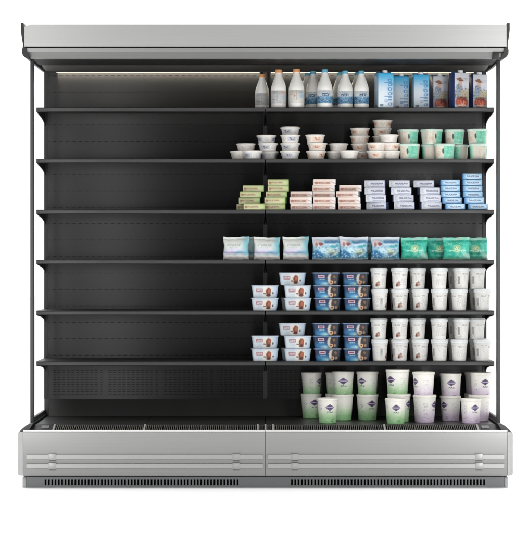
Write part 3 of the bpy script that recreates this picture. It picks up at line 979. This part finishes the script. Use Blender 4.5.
def lettering(txt, w, h, y, cx, cz, mat, parent):
    cu = bpy.data.curves.new('lettering', 'FONT')
    cu.body = txt; cu.align_x = 'CENTER'; cu.align_y = 'CENTER'; cu.size = 1.0; cu.extrude = 0.0; cu.resolution_u = 2
    cu.offset = .012
    t = bpy.data.objects.new('lettering', cu)
    COL.objects.link(t)
    bpy.context.view_layer.update()
    me = bpy.data.meshes.new_from_object(t.evaluated_get(bpy.context.evaluated_depsgraph_get()))
    bpy.data.objects.remove(t)
    xs_ = [v.co.x for v in me.vertices]; ys_ = [v.co.y for v in me.vertices]
    sx = w / (max(xs_) - min(xs_)); sz = h / (max(ys_) - min(ys_))
    mx, my = (max(xs_) + min(xs_)) / 2, (max(ys_) + min(ys_)) / 2
    for v in me.vertices:
        v.co = Vector(((v.co.x - mx) * sx + cx, y, (v.co.y - my) * sz + cz))
    me.materials.clear(); me.materials.append(mat)
    o = bpy.data.objects.new('lettering', me)
    COL.objects.link(o); o.parent = parent
    return o

def make_box(name, w, d, h, front, side, top, bev=.0018, text=None):
    bm = newbm()
    add_box(bm, -w / 2, w / 2, -d / 2, d / 2, 0, h, bev, 2, (0, 1, 2))
    o = obj(name, bm, [MA[front], MA[side], MA[top]])
    if text:
        lettering(text[0], text[1], text[2], -d / 2 - .0006, text[3], text[4], MA['phil_ink'], o)
    return o

def make_pouch(mat, w=.136, h=.122, t=.052, lobes=0.0, sealtop=.12, seed=0):
    root = empty('food_pouch')
    nu, nv = 30, 30
    bm = newbm(); uv = bm.loops.layers.uv.active
    rnd = random.Random(mat + str(seed))
    ph = [rnd.uniform(0, 6) for _ in range(8)]
    def P(u, v, sgn):
        x = (u - .5) * w
        vb = max(0.0, min(1.0, v / (1 - sealtop)))
        prof = (max(0, 1 - abs(2 * u - 1) ** 3.0)) ** .6 * (max(0, math.sin(PI * (vb ** .72)))) ** .55 if v < 1 - sealtop else 0
        if v < .02: prof = max(prof, .45 * (max(0, 1 - abs(2 * u - 1) ** 3)))
        th = t / 2 * prof
        th *= 1 + .10 * math.sin(9 * u + ph[0]) * math.sin(7 * v + ph[1]) + .05 * math.sin(23 * u + 14 * v + ph[2])
        if lobes: th *= 1 - lobes * math.exp(-((v - .24) / .05) ** 2)
        # outline draws in between the corners
        x *= 1 - .05 * math.sin(PI * v) ** 2 + .012 * math.sin(11 * v + ph[3])
        z = v * h + (.0016 * math.sin(5 * u + ph[4]) + .0009 * math.sin(17 * u + ph[5])) * v
        z += -.0025 * v * math.sin(PI * u)
        y = sgn * th + (.0035 * math.sin(8 * u + ph[6]) * v ** 3)
        return Vector((x, y + .018 * v ** 2, max(0, z)))
    F = {}
    for sgn in (-1, 1):
        for j in range(nv + 1):
            for i in range(nu + 1):
                if sgn > 0 and (i in (0, nu) or j == nv): F[(1, i, j)] = F[(-1, i, j)]; continue
                F[(sgn, i, j)] = bm.verts.new(P(i / nu, j / nv, sgn) + Vector((0, .0004 * sgn, 0)))
    for sgn in (-1, 1):
        for j in range(nv):
            for i in range(nu):
                q = [(i, j), (i + 1, j), (i + 1, j + 1), (i, j + 1)]
                if sgn > 0: q = q[::-1]
                f = bm.faces.new([F[(sgn, a_, b_)] for a_, b_ in q])
                for l, (a_, b_) in zip(f.loops, q): l[uv].uv = (a_ / nu, b_ / nv)
    bt = [F[(-1, i, 0)] for i in range(nu + 1)] + [F[(1, i, 0)] for i in range(nu - 1, 0, -1)]
    f = bm.faces.new(bt[::-1])
    for l in f.loops: l[uv].uv = (.5, .02)
    zmin = min(v.co.z for v in bm.verts)
    ymid = 0
    obj('pouch_body', bm, MA[mat], root, 60)
    # crimped seal strip along the top
    bm = newbm(); uv = bm.loops.layers.uv.active
    n = 60
    rows = []
    for k, v in enumerate((1 - sealtop * .85, 1 - sealtop * .55, 1 - sealtop * .25, 1.0)):
        r = []
        for i in range(n + 1):
            u = i / n
            c = P(u, v, 0)
            r.append((bm.verts.new(c + Vector((0, -.0011 - .0005 * (k % 2), 0))), (u, v)))
        rows.append(r)
    for k in range(3):
        for i in range(n):
            q = [rows[k][i], rows[k][i + 1], rows[k + 1][i + 1], rows[k + 1][i]]
            f = bm.faces.new([x_[0] for x_ in q])
            for l, x_ in zip(f.loops, q): l[uv].uv = x_[1]
    obj('top_seal', bm, MA[mat], root, 20)
    return root

def make_pot(mat, dark):
    root = empty('dessert_pot')
    w, d, h = .150, .110, .0690
    bm = newbm()
    rings = []
    for z, k, r in ((0, .84, .012), (.002, .86, .013), (.03, .91, .014), (.0635, .962, .016)):
        rings.append((z, rrect(w * k, d * k, r, 5)))
    add_loft(bm, rings, .0635, wrap=False)
    obj('pot_body', bm, MA[mat], root, 40)
    bm = newbm()
    rings = [(.0636, rrect(w * .93, d * .93, .016, 5)), (.0632, rrect(w, d, .018, 5)), (.0645, rrect(w * 1.005, d * 1.005, .018, 5)), (.0665, rrect(w, d, .018, 5))]
    add_loft(bm, rings, .07)
    obj('rim', bm, MA['pot_flange_dark' if dark else 'pot_flange'], root, 30)
    bm = newbm()
    rings = [(.0667, rrect(w * .995, d * .995, .018, 5)), (.068, rrect(w * .99, d * .99, .018, 5)), (.069, rrect(w * .93, d * .93, .016, 5))]
    add_loft(bm, rings, .07)
    obj('film_lid', bm, MA['foil'], root, 30)
    return root

def make_cup(mat):
    root = empty('dessert_cup')
    bm = newbm()
    add_lathe(bm, [(0, .003), (.0325, .003), (.034, 0), (.0358, .001), (.037, .006), (.0440, .0985), (.0445, .1), (0, .1)], 44, .1)
    obj('cup_body', bm, MA[mat], root, 40)
    bm = newbm()
    add_lathe(bm, [(.0446, .0965), (.0462, .0965), (.0472, .098), (.0476, .106), (.0488, .107), (.0488, .110), (.0478, .1112), (.0462, .1118), (.0456, .1162), (.0442, .1175), (.0405, .1175), (.0395, .1160), (0, .1160)], 44, .1175)
    obj('lid', bm, MA['cup_lid'], root, 30)
    return root

def make_yogurt(mat):
    root = empty('yogurt_tub')
    bm = newbm()
    add_lathe(bm, [(0, .004), (.042, .004), (.0435, 0), (.0462, .001), (.0472, .006), (.0548, .118), (.0552, .121), (.0552, .1265), (.0535, .1268), (.0525, .124), (.0515, .1165), (0, .1165)], 52, .125)
    obj('tub_body', bm, [MA[mat], MA['yog_film']], root, 40)
    bm = newbm()
    add_lathe(bm, [(.0553, .1235), (.0570, .1235), (.0577, .1245), (.0577, .1335), (.0570, .1355), (.0556, .1362), (.0540, .1355), (.0532, .130), (.0530, .1270), (.0553, .1270)], 52, .137)
    obj('rim', bm, MA['yog_rim'], root, 30)
    bm = newbm()
    add_lathe(bm, [(.0512, .1168), (.0506, .1178), (0, .1180)], 40, .137)
    obj('sealing_film', bm, MA['yog_film'], root, 30)
    return root

BOX = {}
protos = {
    'bottle_grey': lambda: make_bottle('cap_orange', 'lab_grey'),
    'bottle_tan': lambda: make_bottle('cap_orange', 'lab_tan'),
    'bottle_blue': lambda: make_bottle('cap_blue', 'lab_blue'),
    'carton_blue': lambda: make_carton('carton_blue', 'carton_blue_side'),
    'carton_pic': lambda: make_carton('carton_pic', 'carton_navy'),
    'dip_blue': lambda: make_dip('dip_blue'),
    'dip_red': lambda: make_dip('dip_red'),
    'dip_plain': lambda: make_dip('dip_plain'),
    'spread': make_spread,
    'box_green': lambda: make_box('cheese_box', .1155, .085, .0331, 'box_green', 'box_green_side', 'box_green_side'),
    'box_pink': lambda: make_box('cheese_box', .1215, .085, .0334, 'box_pink', 'box_pink_side', 'box_pink'),
    'phil_white': lambda: make_box('cream_cheese', .113, .066, .0402, 'phil_white', 'phil_white_side', 'phil_white', .004, ('PHILADELPHIA', .068, .0105, .012, .0215)),
    'phil_blue': lambda: make_box('cream_cheese', .108, .066, .0329, 'phil_blue', 'phil_blue_side', 'phil_blue', .004, ('PHILADELPHIA', .064, .0095, .003, .0165)),
    'pouch_white': lambda: make_pouch('pouch_white', .142, .125, .056, .55),
    'pouch_blue': lambda: make_pouch('pouch_blue', .156, .124, .052),
    'pouch_green': lambda: make_pouch('pouch_green', .146, .122, .054, 0, .14),
    'pouch_green_2': lambda: make_pouch('pouch_green', .147, .121, .058, .15, .14, 5),
    'pouch_white_2': lambda: make_pouch('pouch_white', .144, .123, .060, .6, .12, 3),
    'pouch_blue_2': lambda: make_pouch('pouch_blue', .156, .125, .056, .2, .12, 4),
    'pot_pale': lambda: make_pot('pot_pale', False),
    'pot_blue': lambda: make_pot('pot_blue', True),
    'cup_bean': lambda: make_cup('cup_bean'),
    'cup_plain': lambda: make_cup('cup_plain'),
    'yog_green': lambda: make_yogurt('yog_green'),
    'yog_lilac': lambda: make_yogurt('yog_lilac'),
}
HEIGHT = {'dip': .0445, 'spread': .083, 'box_green': .0331, 'box_pink': .0334, 'phil_white': .0402, 'phil_blue': .0329, 'pot': .0690, 'cup': .1163, 'yog': .1180}
MADE = {}
def hgt(kind):
    return HEIGHT.get(kind) or HEIGHT[kind.split('_')[0]]
def place(kind, cx, d, z, rot, label, cat, group, sc=1.0):
    """cx: centre as measured on the photograph (pixels) for something standing d in front of the back wall"""
    if kind not in MADE:
        MADE[kind] = o = protos[kind]()
    else:
        o = copy_tree(MADE[kind])
    o.location = (PX(cx, d), -d, z)
    o.rotation_euler = (0, 0, math.radians(rot))
    o.scale = (sc, sc, sc)
    tag(o, label, cat, group)
    return o

SHELFWORD = ['top shelf', 'second shelf from top', 'third shelf from top', 'fourth shelf from top', 'fifth shelf from top', 'lowest shelf']
EPS = .0004
# ---- shelf 1: bottles and cartons
z = SHELF_Z[0] + EPS
G = 'milk bottles on the top shelf'
for kind, cx, d, rot, lab, sc in (
    ('bottle_grey', 262.1, .30, 6, 'smaller leftmost milk bottle with orange cap and grey printed label', .93),
    ('bottle_grey', 278.6, .385, -4, 'milk bottle with wide orange cap, second from the left on top shelf', 1.02),
    ('bottle_tan', 296.5, .40, 0, 'orange capped milk bottle with tan print, beside the blue capped bottles', 1.03),
    ('bottle_blue', 307.6, .235, 40, 'shaded blue capped milk bottle at the back, just right of orange capped ones', 1.0),
    ('bottle_blue', 313.2, .325, -14, 'dim blue capped bottle half hidden behind first bright blue capped bottle', 1.0),
    ('bottle_blue', 324.8, .40, 5, 'first bright blue capped milk bottle counted from the left', 1.02),
    ('bottle_blue', 339.8, .25, 30, 'blue capped bottle almost hidden behind the middle bright blue capped bottle', 1.0),
    ('bottle_blue', 345.2, .385, -8, 'middle of the three bright blue capped milk bottles in front row', .99),
    ('bottle_blue', 357.2, .25, 50, 'blue capped bottle peeking out left behind the bottle beside the cartons', 1.0),
    ('bottle_blue', 361.4, .385, 10, 'blue capped milk bottle standing next to the blue cartons', .99)):
    place(kind, cx, d, z, rot, lab, 'bottle', G, sc)
G = 'milk cartons on the top shelf'
for kind, cx, d, rot, lab, sc in (
    ('carton_blue', 383.9, .40, 15, 'leftmost bright cyan milk carton with vertical blue lettering', 1.02),
    ('carton_blue', 400.9, .275, 2, 'dim middle blue carton set back between two brighter blue cartons', .985),
    ('carton_blue', 420.2, .33, 8, 'third blue milk carton, the one next to the picture cartons', 1.0),
    ('carton_pic', 438.6, .275, 14, 'shaded picture carton set back, leftmost of the three navy cartons', .985),
    ('carton_pic', 458.8, .40, 22, 'middle navy sided carton with hat wearing figure and red fruit', 1.02),
    ('carton_pic', 478.0, .37, 17, 'rightmost navy sided picture carton at the end of top shelf', .98)):
    place(kind, cx, d, z, rot, lab, 'carton', G, sc)

ORD = ['lowest', 'second from the bottom', 'third from the bottom', 'fourth from the bottom', 'fifth from the bottom', 'sixth from the bottom']
def ordw(i, n): return 'topmost' if i == n - 1 and n > 1 else ORD[i]

# ---- shelf 2: dip tubs in stacks (from the bottom up)
z = SHELF_Z[1] + EPS
G = 'round dip tubs stacked on the second shelf'
def tub(kind, cx, d, level, rot, lab, cat='tub', grp=G, sc=1.0, zz=None):
    return place(kind, cx, d, (zz if zz is not None else z) + level * (hgt(kind) + .0003), rot, lab, cat, grp, sc)
tub('dip_plain', 239.8, .36, 0, 20, 'leftmost small white dip tub on the second shelf, standing alone in front')
tub('dip_blue', 252.6, .402, 0, -20, 'white dip tub in front between leftmost tub and the three-high stack')
tub('dip_plain', 246.0, .32, 1, 60, 'white dip tub lying on top of the two leftmost tubs')
tub('dip_blue', 268.5, .33, 0, 90, 'lowest tub of the first three-high white stack, partly behind its neighbour')
tub('dip_blue', 268.0, .36, 1, 0, 'middle tub of the three-high white stack left of four-high stack')
tub('dip_blue', 266.5, .34, 2, -40, 'topmost tub of the three-high white stack beside the shelf seam')
st = [(290.0, .395, 8), (290.3, .37, -15), (290.3, .38, 30), (290.3, .34, -8)]
for i, (cx, d, r) in enumerate(st):
    tub('dip_blue', cx, d, i, r, 'white dip tub with blue print, %s in the four-high stack' % ordw(i, 4))
for i, (cx, d, r) in enumerate([(316.0, .385, 66), (317.2, .385, 12), (315.2, .385, 30)]):
    tub('dip_red', cx, d, i, r, 'cream dip tub with red print, %s in the leftmost cream stack' % ordw(i, 3))
tub('dip_plain', 335.8, .33, 0, 0, 'cream dip tub beneath another, low pair right of cream stack')
tub('dip_plain', 338.4, .33, 1, 40, 'pale plain dip tub on top of the low pair before the tall brownish stack')
tub('dip_plain', 349.2, .405, 0, 10, 'bright white dip tub in front, at the foot of the four-high brownish stack')
for i, (cx, d, r) in enumerate([(362.6, .30, 20), (360.8, .31, 5), (359.8, .29, 80), (360.0, .27, -30)]):
    tub('dip_red', cx, d, i, r, 'brownish dip tub, %s in the four-high stack behind the white tubs' % ordw(i, 4))
tub('dip_red', 376.4, .405, 0, 8, 'cream tub with red spot, front row below another red printed tub')
tub('dip_red', 376.6, .405, 1, -16, 'red printed dip tub, upper of the front pair next to five-high stack')
tub('dip_plain', 391.0, .39, 0, 25, 'white dip tub at bottom right, nearest to the mint green tubs')
tub('dip_red', 390.4, .39, 1, 55, 'cream tub with red mark, under the bright white topmost tub')
tub('dip_plain', 388.6, .395, 2, 0, 'bright white tub on the third level near the mint green tubs')
for i, (cx, d, r) in enumerate([(383, .25, 0), (382.5, .25, 30), (382.0, .25, 60), (381.9, .25, 15), (382.5, .25, 75)]):
    tub('dip_red', cx, d, i, r, 'dim brownish tub, %s in the tallest five-high tub stack at the back' % ordw(i, 5))
G2 = 'mint green spread tubs on the second shelf'
for cx, d, l, r, lab in (
    (409.6, .395, 0, -12, 'mint green spread tub, lowest left one in front'),
    (408.0, .33, 1, 9, 'dim mint tub stacked above the lowest left mint tub'),
    (430.5, .33, 0, 78, 'pale side of mint tub in lower row, second from the left'),
    (431.6, .36, 1, 34, 'second mint tub from the left in the upper row, pale face forward'),
    (444.6, .40, 0, -8, 'third mint tub in the lower row, half green and half cream, in front'),
    (454.3, .32, 1, -6, 'third mint tub from the left in the upper row, dark leaf mark'),
    (457.5, .295, 0, -50, 'mint tub in the lower row seen between the third one and rightmost one'),
    (478.4, .385, 0, 76, 'rightmost pale mint tub in the lower row at the shelf end'),
    (477.8, .375, 1, -14, 'rightmost upper mint tub at the end of the second shelf')):
    tub('spread', cx, d, l, r, lab, 'tub', G2)

# ---- shelf 3: boxes
z = SHELF_Z[2] + EPS
G3 = 'flat green cheese boxes on the third shelf'
tub('box_green', 247.2, .322, 0, 0, 'leftmost green cheese box of the bottom layer, partly covered by the next', 'box', G3)
tub('box_green', 254.2, .412, 0, 0, 'green cheese box in front at the bottom of the left green stack', 'box', G3)
for i, (cx, d, r) in enumerate([(250.1, .36, -5), (250.3, .37, 3), (253.4, .35, 0)]):
    tub('box_green', cx, d, i + 1, r, 'green cheese box, %s in the left four-high green stack' % ordw(i + 1, 4), 'box', G3)
for i, (cx, d, r) in enumerate([(275.3, .385, -5), (276.0, .395, -9), (276.8, .37, -4), (278.0, .36, 2), (278.3, .355, -1)]):
    tub('box_green', cx, d, i, r, 'green cheese box, %s in the right five-high green stack' % ordw(i, 5), 'box', G3)
G3 = 'flat pink cheese boxes on the third shelf'
for i, (cx, d, r) in enumerate([(301.4, .385, 2), (301.2, .39, -3), (301.6, .35, -2)]):
    tub('box_pink', cx, d, i, r + random.uniform(-3, 3), 'pink cheese box, %s in the leftmost pink stack of three' % ordw(i, 3), 'box', G3)
for i, (cx, d, r) in enumerate([(324.6, .395, -4), (324.6, .39, -3), (324.0, .35, 0), (324.0, .345, -2), (324.2, .35, 1)]):
    tub('box_pink', cx, d, i, r + random.uniform(-3, 3), 'pink cheese box, %s in the middle pink stack of five' % ordw(i, 5), 'box', G3)
for i, (cx, d, r) in enumerate([(349.9, .385, -2), (349.4, .39, -4), (348.4, .385, -8), (350.8, .36, -3)]):
    tub('box_pink', cx, d, i, r + random.uniform(-3, 3), 'pink cheese box, %s in the right pink stack beside silver packs' % ordw(i, 4), 'box', G3)
G3 = 'silver cream cheese packs on the third shelf'
for i, (cx, d, r) in enumerate([(377.6, .39, -16), (375.6, .40, -3), (375.3, .395, -4), (375.2, .37, -6)]):
    tub('phil_white', cx, d, i, r + random.uniform(-4, 4), 'silver cream cheese pack, %s in the left silver stack' % ordw(i, 4), 'pack', G3)
for i, (cx, d, r) in enumerate([(404.3, .40, -5), (402.6, .39, 2), (400.7, .385, 1), (399.6, .37, -4)]):
    tub('phil_white', cx, d, i, r + random.uniform(-4, 4), 'silver cream cheese pack, %s in the middle silver stack' % ordw(i, 4), 'pack', G3)
for i, (cx, d, r) in enumerate([(430.2, .395, 5), (429.6, .395, 8), (428.6, .39, 8), (424.2, .36, -7)]):
    tub('phil_white', cx, d, i, r + random.uniform(-4, 4), 'silver cream cheese pack, %s in the right silver stack beside blue packs' % ordw(i, 4), 'pack', G3)
G3 = 'blue cream cheese packs on the third shelf'
for i, (cx, d, r) in enumerate([(454.6, .41, 3), (451.2, .385, 6), (449.8, .38, 4), (449.6, .365, 0), (449.4, .355, 5)]):
    tub('phil_blue', cx, d, i, r + random.uniform(-3, 3), 'blue cream cheese pack, %s in the left five-high blue stack' % ordw(i, 5), 'pack', G3)
for i, (cx, d, r) in enumerate([(478.0, .40, -6), (474.2, .395, -5), (471.8, .36, 6), (471.6, .355, 5), (471.6, .355, 6), (471.4, .35, 6)]):
    tub('phil_blue', cx, d, i, r + random.uniform(-3, 3), 'blue cream cheese pack, %s in the right six-high blue stack' % ordw(i, 6), 'pack', G3)

# ---- shelf 4: pouches
z = SHELF_Z[3] + EPS
G = 'food pouches on the fourth shelf'
for kind, cx, d, rot, lab in (
    ('pouch_white', 236.0, .395, -6, 'leftmost white food pouch with lilac swoosh, in front'),
    ('pouch_white', 246.0, .30, -26, 'turned white pouch showing its bluish edge behind the two leftmost pouches'),
    ('pouch_white_2', 266.8, .395, -3, 'second white pouch from the left in front, across the shelf seam'),
    ('pouch_white', 295.8, .395, 2, 'third white food pouch, just left of the blue pouches'),
    ('pouch_blue', 326.4, .39, 0, 'leftmost blue seafood pouch with dark red mark at upper left'),
    ('pouch_blue', 358.0, .29, -6, 'blue pouch half hidden behind the middle blue pouch, top edge showing'),
    ('pouch_blue_2', 353.8, .395, 2, 'middle of the three front blue seafood pouches'),
    ('pouch_blue', 385.4, .395, 0, 'rightmost blue seafood pouch, next to the green pouches'),
    ('pouch_green', 414.2, .385, 0, 'leftmost green food pouch beside the blue pouches'),
    ('pouch_green_2', 439.4, .31, 0, 'second green pouch from the left, set back, partly covered by the third'),
    ('pouch_green', 456.4, .40, -2, 'third green pouch from left, standing forward of the two beside it'),
    ('pouch_green_2', 474.6, .31, 3, 'rightmost green pouch at the end of the fourth shelf')):
    place(kind, cx, d, z, rot, lab, 'pouch', G)

# ---- shelves 5 and 6: dessert pots and tall cups
for si, word in ((4, 'fifth shelf'), (5, 'lowest shelf')):
    z = SHELF_Z[si] + EPS
    G = 'rectangular dessert pots on the %s' % word
    def pot(kind, cx, d, l, rot, lab):
        tub(kind, cx, d, l, rot + random.uniform(-1.5, 1.5), '%s, %s' % (lab, word), 'dessert pot', G)
    pot('pot_pale', 264.8, .385, 0, 1, 'pale dessert pot, lower of the leftmost pair')
    pot('pot_pale', 265.0, .36, 1, -1, 'pale dessert pot, upper of the leftmost pair')
    pot('pot_pale', 297.6, .39, 0, 0, 'pale dessert pot, lowest of the pale front stack of three')
    pot('pot_pale', 297.4, .385, 1, 1, 'pale dessert pot, middle of the pale front stack of three')
    pot('pot_pale', 292.6, .345, 2, -3, 'pale dessert pot, topmost of the pale stack of three')
    pot('pot_pale', 294.2, .265, 0, 0, 'pale pot peeking out left behind lowest pot of pale stack of three')
    pot('pot_blue', 327.4, .385, 0, 0, 'dark blue dessert pot, lowest of the left blue stack')
    pot('pot_blue', 326.6, .38, 1, -2, 'dark blue dessert pot, middle of the left blue stack')
    pot('pot_blue', 325.8, .375, 2, 3, 'dark blue dessert pot, topmost of the left blue stack')
    pot('pot_blue', 356.9, .385, 0, -1, 'dark blue dessert pot, lowest of the right blue stack')
    pot('pot_blue', 356.3, .385, 1, 1, 'dark blue dessert pot, middle of the right blue stack')
    pot('pot_blue', 355.0, .36, 2, 0, 'dark blue dessert pot, topmost of the right blue stack')
    G = 'tall white dessert cups on the %s' % word
    B, Pn = 'cup_bean', 'cup_plain'
    O5 = ['leftmost', 'second', 'third', 'fourth', 'fifth', 'rightmost']
    low = [(379.6, .40, -62), (399.8, .395, 48), (420.0, .385, 28), (439.6, .40, 50), (459.2, .40, 5), (482.2, .40, 62)]
    up = [(378.8, .385, 38), (399.6, .41, 34), (417.6, .37, 46), (439.2, .41, 0), (461.0, .385, 84), (476.8, .36, 72)]
    for i, (cx, d, r) in enumerate(low):
        tub(B if i < 3 else Pn, cx, d, 0, r, 'white cup%s, %s in lower front row, %s' % (' with brown beans' if i < 3 else ' with grey print', O5[i], word), 'cup', G)
    for i, (cx, d, r) in enumerate(up):
        # stands on the cup below, so it may not be further off than the lid allows
        tub(B if i < 3 else Pn, cx, d, 1, r, 'white cup%s, %s in upper front row, %s' % (' with brown beans' if i < 3 else ' with grey print', O5[i], word), 'cup', G)
    for cx, d, l, r, lab in ((397.6, .28, 0, 10, 'shaded cup behind the second lower cup'), (417.0, .28, 0, 80, 'shaded cup behind the third lower cup'),
                             (477.4, .28, 0, 70, 'shaded cup behind the rightmost lower cup'), (455.8, .28, 0, 20, 'shaded cup behind the fifth lower cup'),
                             (455.8, .28, 1, 60, 'shaded cup behind the fifth upper cup')):
        tub(B if cx < 430 else Pn, cx, d, l, r, '%s, %s' % (lab, word), 'cup', G)

# ---- bottom deck: yogurt tubs
z = Z_DECK + EPS
G = 'big yogurt tubs on the bottom deck'
for kind, cx, d, l, rot, lab, sc in (
    ('yog_green', 311.2, .17, 0, 20, 'leftmost green yogurt tub of the lower layer, behind the front one', 1.0),
    ('yog_green', 327.6, .56, 0, 12, 'green yogurt tub standing in front of the two leftmost lower tubs', .99),
    ('yog_green', 342.4, .33, 0, -110, 'green tub with plain face, right behind the frontmost left tub', 1.05),
    ('yog_green', 367.4, .33, 0, 24, 'green yogurt tub in the lower layer, middle one between the two front tubs', 1.05),
    ('yog_green', 395.6, .60, 0, 0, 'green yogurt tub at the very front, below the rightmost green upper tub', 1.0),
    ('yog_green', 399.0, .455, 0, 60, 'green tub mostly hidden behind the front right green tub', 1.12),
    ('yog_green', 335.6, .17, 0, 0, 'green tub almost hidden at the back under the dim upper green tub', 1.0),
    ('yog_green', 311.6, .17, 1, 58, 'leftmost green yogurt tub of the upper layer, text column facing front', 1.0),
    ('yog_green', 335.8, .17, 1, 20, 'dim green upper tub half hidden behind the second upper tub', 1.0),
    ('yog_green', 343.0, .33, 1, 0, 'second bright green tub in the upper layer, purple logo centred', 1.05),
    ('yog_green', 367.4, .33, 1, -38, 'third bright green tub in upper layer, logo turned to the left', 1.05),
    ('yog_green', 397.6, .456, 1, -44, 'rightmost green upper tub, beside the lilac tubs, logo turned left', 1.12),
    ('yog_lilac', 424.6, .50, 0, 62, 'leftmost lilac yogurt tub of the lower layer, logo at its right edge', 1.10),
    ('yog_lilac', 450.4, .37, 0, -48, 'middle lilac yogurt tub of the lower layer, logo at left edge', 1.0),
    ('yog_lilac', 470.8, .57, 0, 22, 'lilac yogurt tub standing frontmost at right, in the lower layer', .98),
    ('yog_lilac', 479.4, .40, 0, 110, 'rightmost lilac lower tub, half hidden behind the frontmost lilac tub', 1.06),
    ('yog_lilac', 474.4, .17, 0, 0, 'lilac tub hidden at the back right in the lower layer', 1.0),
    ('yog_lilac', 423.6, .50, 1, -62, 'leftmost lilac yogurt tub of the upper layer, text column facing front', 1.05),
    ('yog_lilac', 450.6, .37, 1, 0, 'middle lilac tub of the upper layer, purple logo centred', 1.03),
    ('yog_lilac', 475.0, .17, 1, 40, 'dim lilac upper tub half hidden behind the rightmost upper tub', 1.0),
    ('yog_lilac', 480.8, .40, 1, 22, 'rightmost bright lilac tub of the upper layer', 1.02)):
    base = z
    if l:
        # rests on the sealed lid of the tub below it
        base = z + .118 * {311.6: 1.0, 335.8: 1.0, 343.0: 1.05, 367.4: 1.05, 397.6: 1.12, 423.6: 1.10, 450.6: 1.0, 475.0: 1.0, 480.8: 1.06}[cx] + .0003
    place(kind, cx, d, base, rot, lab, 'yogurt tub', G, sc)

# ------------------------------------------------------------------ camera
cam = bpy.data.cameras.new('camera')
co = bpy.data.objects.new('camera', cam)
COL.objects.link(co)
co.location = (0, -CAM_D, ZC)
co.rotation_euler = (math.radians(90), 0, 0)
cam.sensor_fit = 'HORIZONTAL'
cam.sensor_width = 36
cam.lens = FPX / 528 * 36
cam.shift_x = (264 - 265.3) / 528
cam.shift_y = -(266.5 - 260) / 528
cam.clip_start = .1
cam.clip_end = 500
S.camera = co

# ------------------------------------------------------------------ light
w = bpy.data.worlds.new('World'); S.world = w; w.use_nodes = True
nt = w.node_tree; N = nt.nodes
bg = N['Background']
tc = N.new('ShaderNodeTexCoord'); sp = N.new('ShaderNodeSeparateXYZ'); nt.links.new(tc.outputs['Generated'], sp.inputs[0])
k1 = N.new('ShaderNodeMath'); k1.operation = 'MULTIPLY'; k1.inputs[1].default_value = .75; nt.links.new(sp.outputs[2], k1.inputs[0])
k2 = N.new('ShaderNodeMath'); k2.operation = 'ADD'; nt.links.new(sp.outputs[1], k2.inputs[0]); nt.links.new(k1.outputs[0], k2.inputs[1])
rmp = N.new('ShaderNodeMapRange'); rmp.interpolation_type = 'SMOOTHSTEP'
rmp.inputs['From Min'].default_value = -.55; rmp.inputs['From Max'].default_value = .55
rmp.inputs['To Min'].default_value = .17; rmp.inputs['To Max'].default_value = 1.35
nt.links.new(k2.outputs[0], rmp.inputs['Value'])
nt.links.new(rmp.outputs[0], bg.inputs['Strength'])
bg.inputs['Color'].default_value = (1, 1, 1, 1)

def area(name, loc, target, sx, sy, power, color=(1, 1, 1)):
    l = bpy.data.lights.new(name, 'AREA'); l.shape = 'RECTANGLE'; l.size = sx; l.size_y = sy; l.energy = power; l.color = color
    o = bpy.data.objects.new(name, l); COL.objects.link(o); o.location = loc
    o.rotation_euler = (Vector(target) - Vector(loc)).to_track_quat('-Z', 'Y').to_euler()
    return o
area('softbox_left', (-1.75, -2.5, 1.35), (-1.05, 0, 1.0), .8, 2.8, 20)
area('softbox_right', (1.75, -2.5, 1.35), (.95, 0, 1.0), .8, 2.8, 30)
area('softbox_overhead', (0, -2.8, 4.4), (0, -1.0, .6), 5.0, 2.0, 34)
area('strip_left', (-1.78, -12.7, 1.3), (-.85, 0, 1.2), .26, 2.4, 62)
area('strip_right', (1.78, -12.7, 1.3), (.85, 0, 1.2), .26, 2.4, 70)
for x in (-3.0, 3.0):
    area('floor_wash', (x, 1.2, 3.8), (x, 1.4, 0), 2.4, 5, 60)

S.render.engine = 'CYCLES'
S.cycles.max_bounces = 6
S.cycles.use_denoising = True
S.view_settings.view_transform = 'Standard'
S.view_settings.look = 'None'
S.view_settings.exposure = 0
